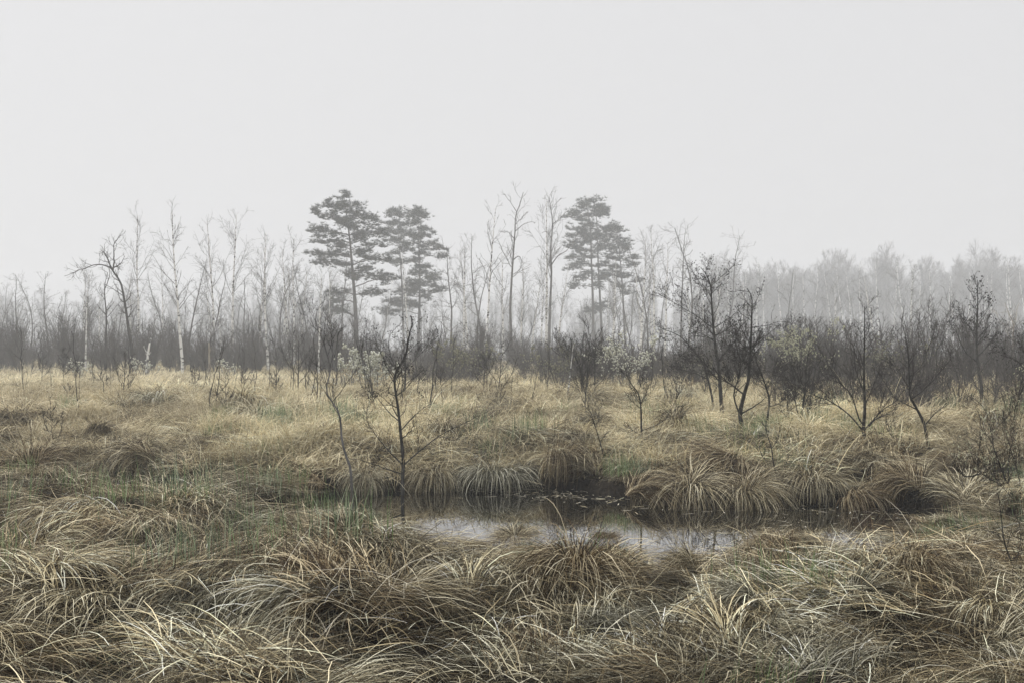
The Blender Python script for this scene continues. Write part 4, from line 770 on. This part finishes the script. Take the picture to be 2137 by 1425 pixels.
pine('lower scots pine leaning out from the twin topped one', 168, [(1306, 760), (1304, 700), (1300, 620), (1296, 560), (1290, 500), (1284, 470)], 0.22, pads5, 806)

# ------------------------------------------------------------------ wood behind: bare trees
def bare_parts(seed, H=14, r0=0.13, kind='birch', crook=0.03):
    g_ = np.random.default_rng(seed); n = 22; t_ = np.linspace(0, 1, n); d = np.array([0, 0, 1.0]); pts = [np.zeros(3)]
    for k in range(1, n):
        d = d+g_.normal(0, crook, 3)*[1, 1, 0.2]; d[2] += 0.04; d /= np.linalg.norm(d); pts.append(pts[-1]+d*H/(n-1))
    T = np.array(pts); tr = r0*(1-t_*0.86)**0.9
    if kind == 'birch':
        s1 = sprout(g_, [(T[None], tr[None])], 2.3, 0.40, 0.99, (22, 48), 0.26, 0.5, 4.2, 0.6, 0.42, 0.014, 8, 0.10, 0.05)
        s2 = sprout(g_, [s1], 3.2, 0.25, 1, (22, 50), 0.45, 0.3, 2.0, 0.4, 0.5, 0.012, 6, 0.14, 0.0)
        s3 = sprout(g_, [s2], 2.2, 0.2, 1, (20, 55), 0.6, 0.25, 1.2, 0.3, 0.6, 0.010, 5, 0.12, -0.06)
    else:
        s1 = sprout(g_, [(T[None], tr[None])], 2.2, 0.25, 0.98, (35, 75), 0.22, 0.5, 4.2, 0.4, 0.5, 0.018, 9, 0.22, 0.06)
        s2 = sprout(g_, [s1], 2.8, 0.2, 1, (30, 65), 0.42, 0.3, 2.0, 0.4, 0.55, 0.012, 6, 0.24, 0.03)
        s3 = sprout(g_, [s2], 3.0, 0.2, 1, (30, 65), 0.5, 0.2, 1.0, 0.3, 0.6, 0.011, 4, 0.2, 0.02)
    return T, tr, s1, [s2, s3]
TVAR = {}
def bare_meshes(kind, v):
    if (kind, v) not in TVAR:
        T, tr, s1, st = bare_parts({'birch': 900, 'bare': 930, 'far': 960}[kind]+v, kind='birch' if kind != 'bare' else 'bare', crook=0.022 if kind != 'bare' else 0.055, r0=0.14)
        a = make_mesh('trunk', *tube_arrays([(T[None], tr[None])], 7), mat=M['birch' if kind == 'birch' else 'grey'])
        c = make_mesh('crown', *tube_arrays([s1]+st, 3), mat=M['grey']); TVAR[(kind, v)] = (a, c)
    return TVAR[(kind, v)]
def bare_tree(px, top, Y, kind, v, label, group=None, lean=0.0, base=772, wide=1.0, rz=None):
    a, c = bare_meshes(kind, v); x0 = (px-CX)/F*Y; top += 16 if px < 640 else 0; H = CAM_H+(HZ-top)/F*Y
    e = thing('birch_tree' if kind == 'birch' else 'bare_tree', label, 'tree', (x0, Y, float(hgt(x0, Y))-0.05), group); s = H/14.0
    e.scale = (s*wide, s*wide, s); e.rotation_euler = (0, lean, (px*1.7+v*2) % 6.28 if rz is None else rz)
    e.rotation_mode = 'ZYX'
    for nm, me in (('trunk', a), ('crown', c)): link(nm, me, e, kind='stuff' if nm == 'crown' else None)
WG = 'bare trees of the misty wood'
for a in [
    (178, 548, 70, 'birch', 0, 'mottled white birch trunk left of the arched tree, crown broken short'),
    (290, 428, 98, 'birch', 1, 'tall slim birch right behind the arched tree, white foot'),
    (381, 424, 68, 'birch', 2, 'tall birch with the whitest thick trunk between arched tree and pines', None, -0.02),
    (445, 440, 92, 'birch', 3, 'birch leaning a little, white lower trunk above the tan snag', None, 0.05),
    (484, 432, 102, 'birch', 4, 'birch with tall feathery crown left of the darkest pine'),
    (560, 468, 74, 'birch', 5, 'pale birch midway between the feathery birch and the darkest pine'),
    (614, 478, 95, 'birch', 0, 'birch with several rising limbs nearest the darkest pine', None, -0.02),
    (665, 560, 66, 'birch', 4, 'short white birch trunk behind the top of the leaning sapling', None, 0.0, 772, 1.1),
    (98, 545, 96, 'bare', 0, 'dark bare tree near the left edge with a crooked crown'),
    (30, 548, 92, 'bare', 1, 'bare tree at the very left edge of the wood'),
    (62, 560, 100, 'bare', 2, 'thin bare tree second from the left edge'),
    (345, 545, 104, 'bare', 3, 'thin crooked tree left of the whitest birch'),
    (392, 520, 98, 'bare', 4, 'dark wavy trunk just right of the whitest birch'),
    (433, 535, 95, 'bare', 0, 'straight dark pole tree above the tan snag'),
    (512, 560, 98, 'bare', 1, 'crooked dark tree right of the feathery birch'),
    (588, 540, 97, 'bare', 2, 'wavy dark trunk left of the many limbed birch'),
    (645, 545, 96, 'bare', 3, 'dark bare tree touching the crown of the darkest pine'),
    (940, 500, 96, 'bare', 4, 'dark bare tree with twiggy top right of the three pines'),
    (968, 510, 104, 'birch', 1, 'mottled birch pair trunk right of the twiggy dark tree'),
    (977, 520, 106, 'birch', 3, 'thinner birch touching the mottled one'),
    (1003, 478, 112, 'bare', 0, 'thin bare tree left of the leaning white birch'),
    (1050, 520, 118, 'birch', 5, 'slim birch left of the tall straight dark tree'),
    (1085, 545, 108, 'birch', 2, 'white birch trunk directly right of the tall straight dark tree'),
    (1108, 560, 120, 'birch', 0, 'slender pale stem leaning between the two tall dark trees', None, 0.06),
    (1130, 560, 112, 'birch', 4, 'mottled birch left of the dark tree with the side arm'),
    (1140, 415, 116, 'birch', 1, 'tall birch beside the dark tree with the side arm'),
    (1163, 540, 114, 'birch', 3, 'white birch right of the dark tree with the side arm', None, 0.02),
    (1274, 590, 116, 'birch', 5, 'slim white birch trunk in front of the twin topped pine', None, 0.02),
    (1281, 540, 112, 'birch', 2, 'taller white birch trunk before the lower leaning pine'),
    (1342, 548, 112, 'birch', 0, 'white birch leaning away from the lower pine', None, -0.05),
    (1364, 478, 108, 'birch', 4, 'tallest white birch right of the pines, forked high up'),
    (1386, 500, 118, 'birch', 5, 'faint birch beside the tallest one right of the pines', None, 0.04),
    (1436, 468, 112, 'bare', 2, 'feathery tree behind the straight dark pole'),
    (1512, 478, 150, 'bare', 4, 'very faint thin tree over the alder clump'),
    (1742, 590, 110, 'birch', 1, 'white birch trunk at the front of the far wood, first from the alders'),
    (1826, 575, 100, 'birch', 3, 'whitest birch trunk standing before the far wood', None, 0.0, 772, 1.2),
    (1899, 560, 112, 'birch', 0, 'tall thin white trunk in the far wood left of the cone alder'),
    (1646, 560, 150, 'bare', 1, 'dark bare tree with slanting limb before the far wood'),
    (1790, 610, 170, 'bare', 3, 'thin bare tree between two white trunks of the far wood'),
]: bare_tree(*a)
# traced ones
traced('arched_tree', 'tree with thick bowed trunk arching over to one side, long crooked arm', 'tree', 67, [(274, 775), (271, 730), (266, 690), (262, 655), (255, 610), (245, 588), (232, 566), (226, 560)], 0.17,
       [[(227, 560), (212, 553), (195, 552), (180, 560), (165, 565), (150, 574), (142, 578)], [(230, 564), (236, 545), (239, 525), (242, 508), (252, 502), (262, 494)], [(229, 562), (222, 545), (215, 528), (218, 515)], [(234, 560), (246, 550), (257, 534)], [(216, 530), (206, 524), (196, 530)]], 30, mt='twig', dens=(7, 6), lv3=False, angs=(35, 75), lw=0.95, r1=0.8)
traced('forked_tree', 'dark forked trunk standing under the arched tree', 'tree', 69, [(221, 775), (221, 720), (221, 660), (219, 610), (222, 595), (228, 575), (226, 560)], 0.14, [[(219, 610), (217, 590), (218, 570), (206, 563)], [(221, 650), (232, 640), (240, 630)], [(221, 655), (210, 645), (205, 635)]], 31, mt='twig', lw=0.8, dens=(4, 4), lv3=False)
traced('tall_bare_tree', 'tall straight dark tree with forked thin top, first of two between the pine groups', 'tree', 104, [(1066, 772), (1066, 700), (1065, 640), (1068, 580), (1072, 520), (1075, 480), (1076, 450), (1085, 425), (1092, 402)], 0.26,
       [[(1075, 480), (1090, 470), (1105, 463), (1118, 464)], [(1076, 440), (1066, 422), (1052, 405)], [(1073, 500), (1060, 485), (1045, 484)], [(1071, 535), (1083, 534), (1092, 552)], [(1075, 470), (1090, 452), (1100, 440)]], 32, mt='grey', dens=(6, 5), lv3=True, lw=0.75)
traced('tall_bare_tree', 'tall dark tree with one long arm reaching to the paler pines', 'tree', 106, [(1144, 772), (1146, 700), (1148, 640), (1151, 570), (1149, 520), (1153, 470), (1150, 440), (1146, 412)], 0.27,
       [[(1151, 548), (1165, 535), (1180, 526), (1192, 512), (1202, 500)], [(1153, 470), (1170, 455), (1186, 440)], [(1152, 495), (1140, 485), (1130, 488)], [(1150, 445), (1160, 425), (1172, 412)]], 33, mt='grey', dens=(6, 5), lv3=True, lw=0.75)
traced('leaning_birch', 'leaning white birch with clean pale trunk rising from behind the dark saplings', 'tree', 74, [(1010, 770), (1014, 720), (1018, 660), (1021, 600), (1025, 540), (1030, 480), (1034, 432)], 0.16, [[(1022, 590), (1010, 560), (1000, 540)], [(1024, 560), (1040, 585), (1055, 605)], [(1027, 520), (1020, 490), (1022, 460)]], 34, mt='birch', lmt='grey', dens=(6, 6), lv3=True)
traced('tall_bare_tree', 'straight leaning dark pole tree right of the pines, nearly branchless', 'tree', 108, [(1421, 772), (1421, 690), (1424, 620), (1427, 560), (1431, 500), (1434, 478)], 0.20, [[(1425, 600), (1436, 590), (1444, 592)], [(1429, 540), (1440, 530), (1446, 522)]], 35, mt='grey', dens=(5, 5), lv3=False)
traced('dead_tree', 'bleached white dead tree with forked arms at the far right above the thicket', 'tree', 60, [(2112, 780), (2112, 730), (2112, 700), (2111, 675), (2104, 655), (2096, 632)], 0.13, [[(2112, 690), (2122, 665), (2130, 645), (2140, 632)], [(2112, 700), (2100, 680), (2090, 670), (2086, 650)]], 36, mt='snag', lmt='snag', dens=(3, 3), lv3=False)
traced('snag', 'broken white birch snag at the meadow edge below the arched tree', 'stump', 64, [(305, 776), (308, 745), (312, 722), (315, 706)], 0.15, [[(309, 740), (304, 730), (302, 722)]], 37, mt='birch', dens=(1, 1), r1=0.8, lv3=False)
traced('snag', 'broken tan wooden snag at the meadow edge', 'stump', 63, [(438, 776), (436, 745), (435, 715)], 0.14, [[(436, 740), (440, 730), (442, 724)]], 38, mt='snag', dens=(1, 1), r1=0.7, lv3=False)

g2 = np.random.default_rng(5)
for i in range(86):
    px = g2.uniform(-160, 1560); Y = g2.uniform(104, 165); kd = 'birch' if g2.random() < 0.45 else 'bare'
    top = HZ-(g2.uniform(8, 13.5)-2)/Y*F
    bare_tree(px, top, Y, kd, int(g2.integers(0, 6 if kd == 'birch' else 5)), 'slender white stemmed birch among many in the misty wood' if kd == 'birch' else 'thin grey bare tree among many in the misty wood',
              'misty birches deep in the wood' if kd == 'birch' else 'misty bare trees deep in the wood', g2.normal(0, 0.03))

for i in range(26):
    px = 1500+i*26+g2.uniform(-10, 10); Y = g2.uniform(205, 265)
    bare_tree(px, g2.uniform(545, 575), Y, 'birch', int(g2.integers(0, 6)), 'pale birch trunk at the misty front of the far wood', 'pale trunks at the front of the far wood', g2.normal(0, 0.02), 772, 1.3)
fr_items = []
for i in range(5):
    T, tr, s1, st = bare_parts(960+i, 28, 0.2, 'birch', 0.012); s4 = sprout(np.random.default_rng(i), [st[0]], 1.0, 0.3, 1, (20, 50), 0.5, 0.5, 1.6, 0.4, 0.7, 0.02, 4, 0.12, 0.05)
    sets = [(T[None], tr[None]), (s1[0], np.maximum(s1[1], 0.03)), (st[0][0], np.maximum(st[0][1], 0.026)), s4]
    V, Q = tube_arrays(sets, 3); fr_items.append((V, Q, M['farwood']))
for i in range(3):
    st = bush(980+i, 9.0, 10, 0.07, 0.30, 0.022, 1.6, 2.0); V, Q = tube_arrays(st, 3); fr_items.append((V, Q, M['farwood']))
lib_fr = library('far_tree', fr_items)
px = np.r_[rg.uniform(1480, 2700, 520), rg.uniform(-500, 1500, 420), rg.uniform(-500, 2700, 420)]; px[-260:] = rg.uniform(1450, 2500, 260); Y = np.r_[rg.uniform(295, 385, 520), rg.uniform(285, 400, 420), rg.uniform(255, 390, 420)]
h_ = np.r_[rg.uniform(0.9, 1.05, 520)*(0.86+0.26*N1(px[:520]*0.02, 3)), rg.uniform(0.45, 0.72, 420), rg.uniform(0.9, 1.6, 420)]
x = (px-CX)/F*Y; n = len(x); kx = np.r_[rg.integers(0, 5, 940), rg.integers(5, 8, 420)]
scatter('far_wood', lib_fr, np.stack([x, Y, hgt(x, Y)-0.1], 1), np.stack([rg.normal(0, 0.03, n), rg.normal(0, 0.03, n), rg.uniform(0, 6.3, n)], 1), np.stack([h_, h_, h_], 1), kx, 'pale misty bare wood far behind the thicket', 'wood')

# ------------------------------------------------------------------ the mist
hx, y0, y1, z0, z1 = 310, -30, 460, -2.0, 36
hv = np.array([(a, b_, c) for a in (-hx, hx) for b_ in (y0, y1) for c in (z0, z1)]); hq = np.array([(0, 1, 3, 2), (4, 6, 7, 5), (0, 4, 5, 1), (2, 3, 7, 6), (0, 2, 6, 4), (1, 5, 7, 3)])
m, t, o = mat('mist'); pv = node(t, 'ShaderNodeVolumePrincipled', Density=FOG, Anisotropy=0.1); pv.inputs['Color'].default_value = (0.965, 0.98, 1.0, 1)
t.links.new(pv.outputs[0], o.inputs['Volume'])
link('haze', make_mesh('haze', hv, hq, mat=m, smooth=False), kind='stuff', label='even white mist filling the air over the whole bog', category='mist')
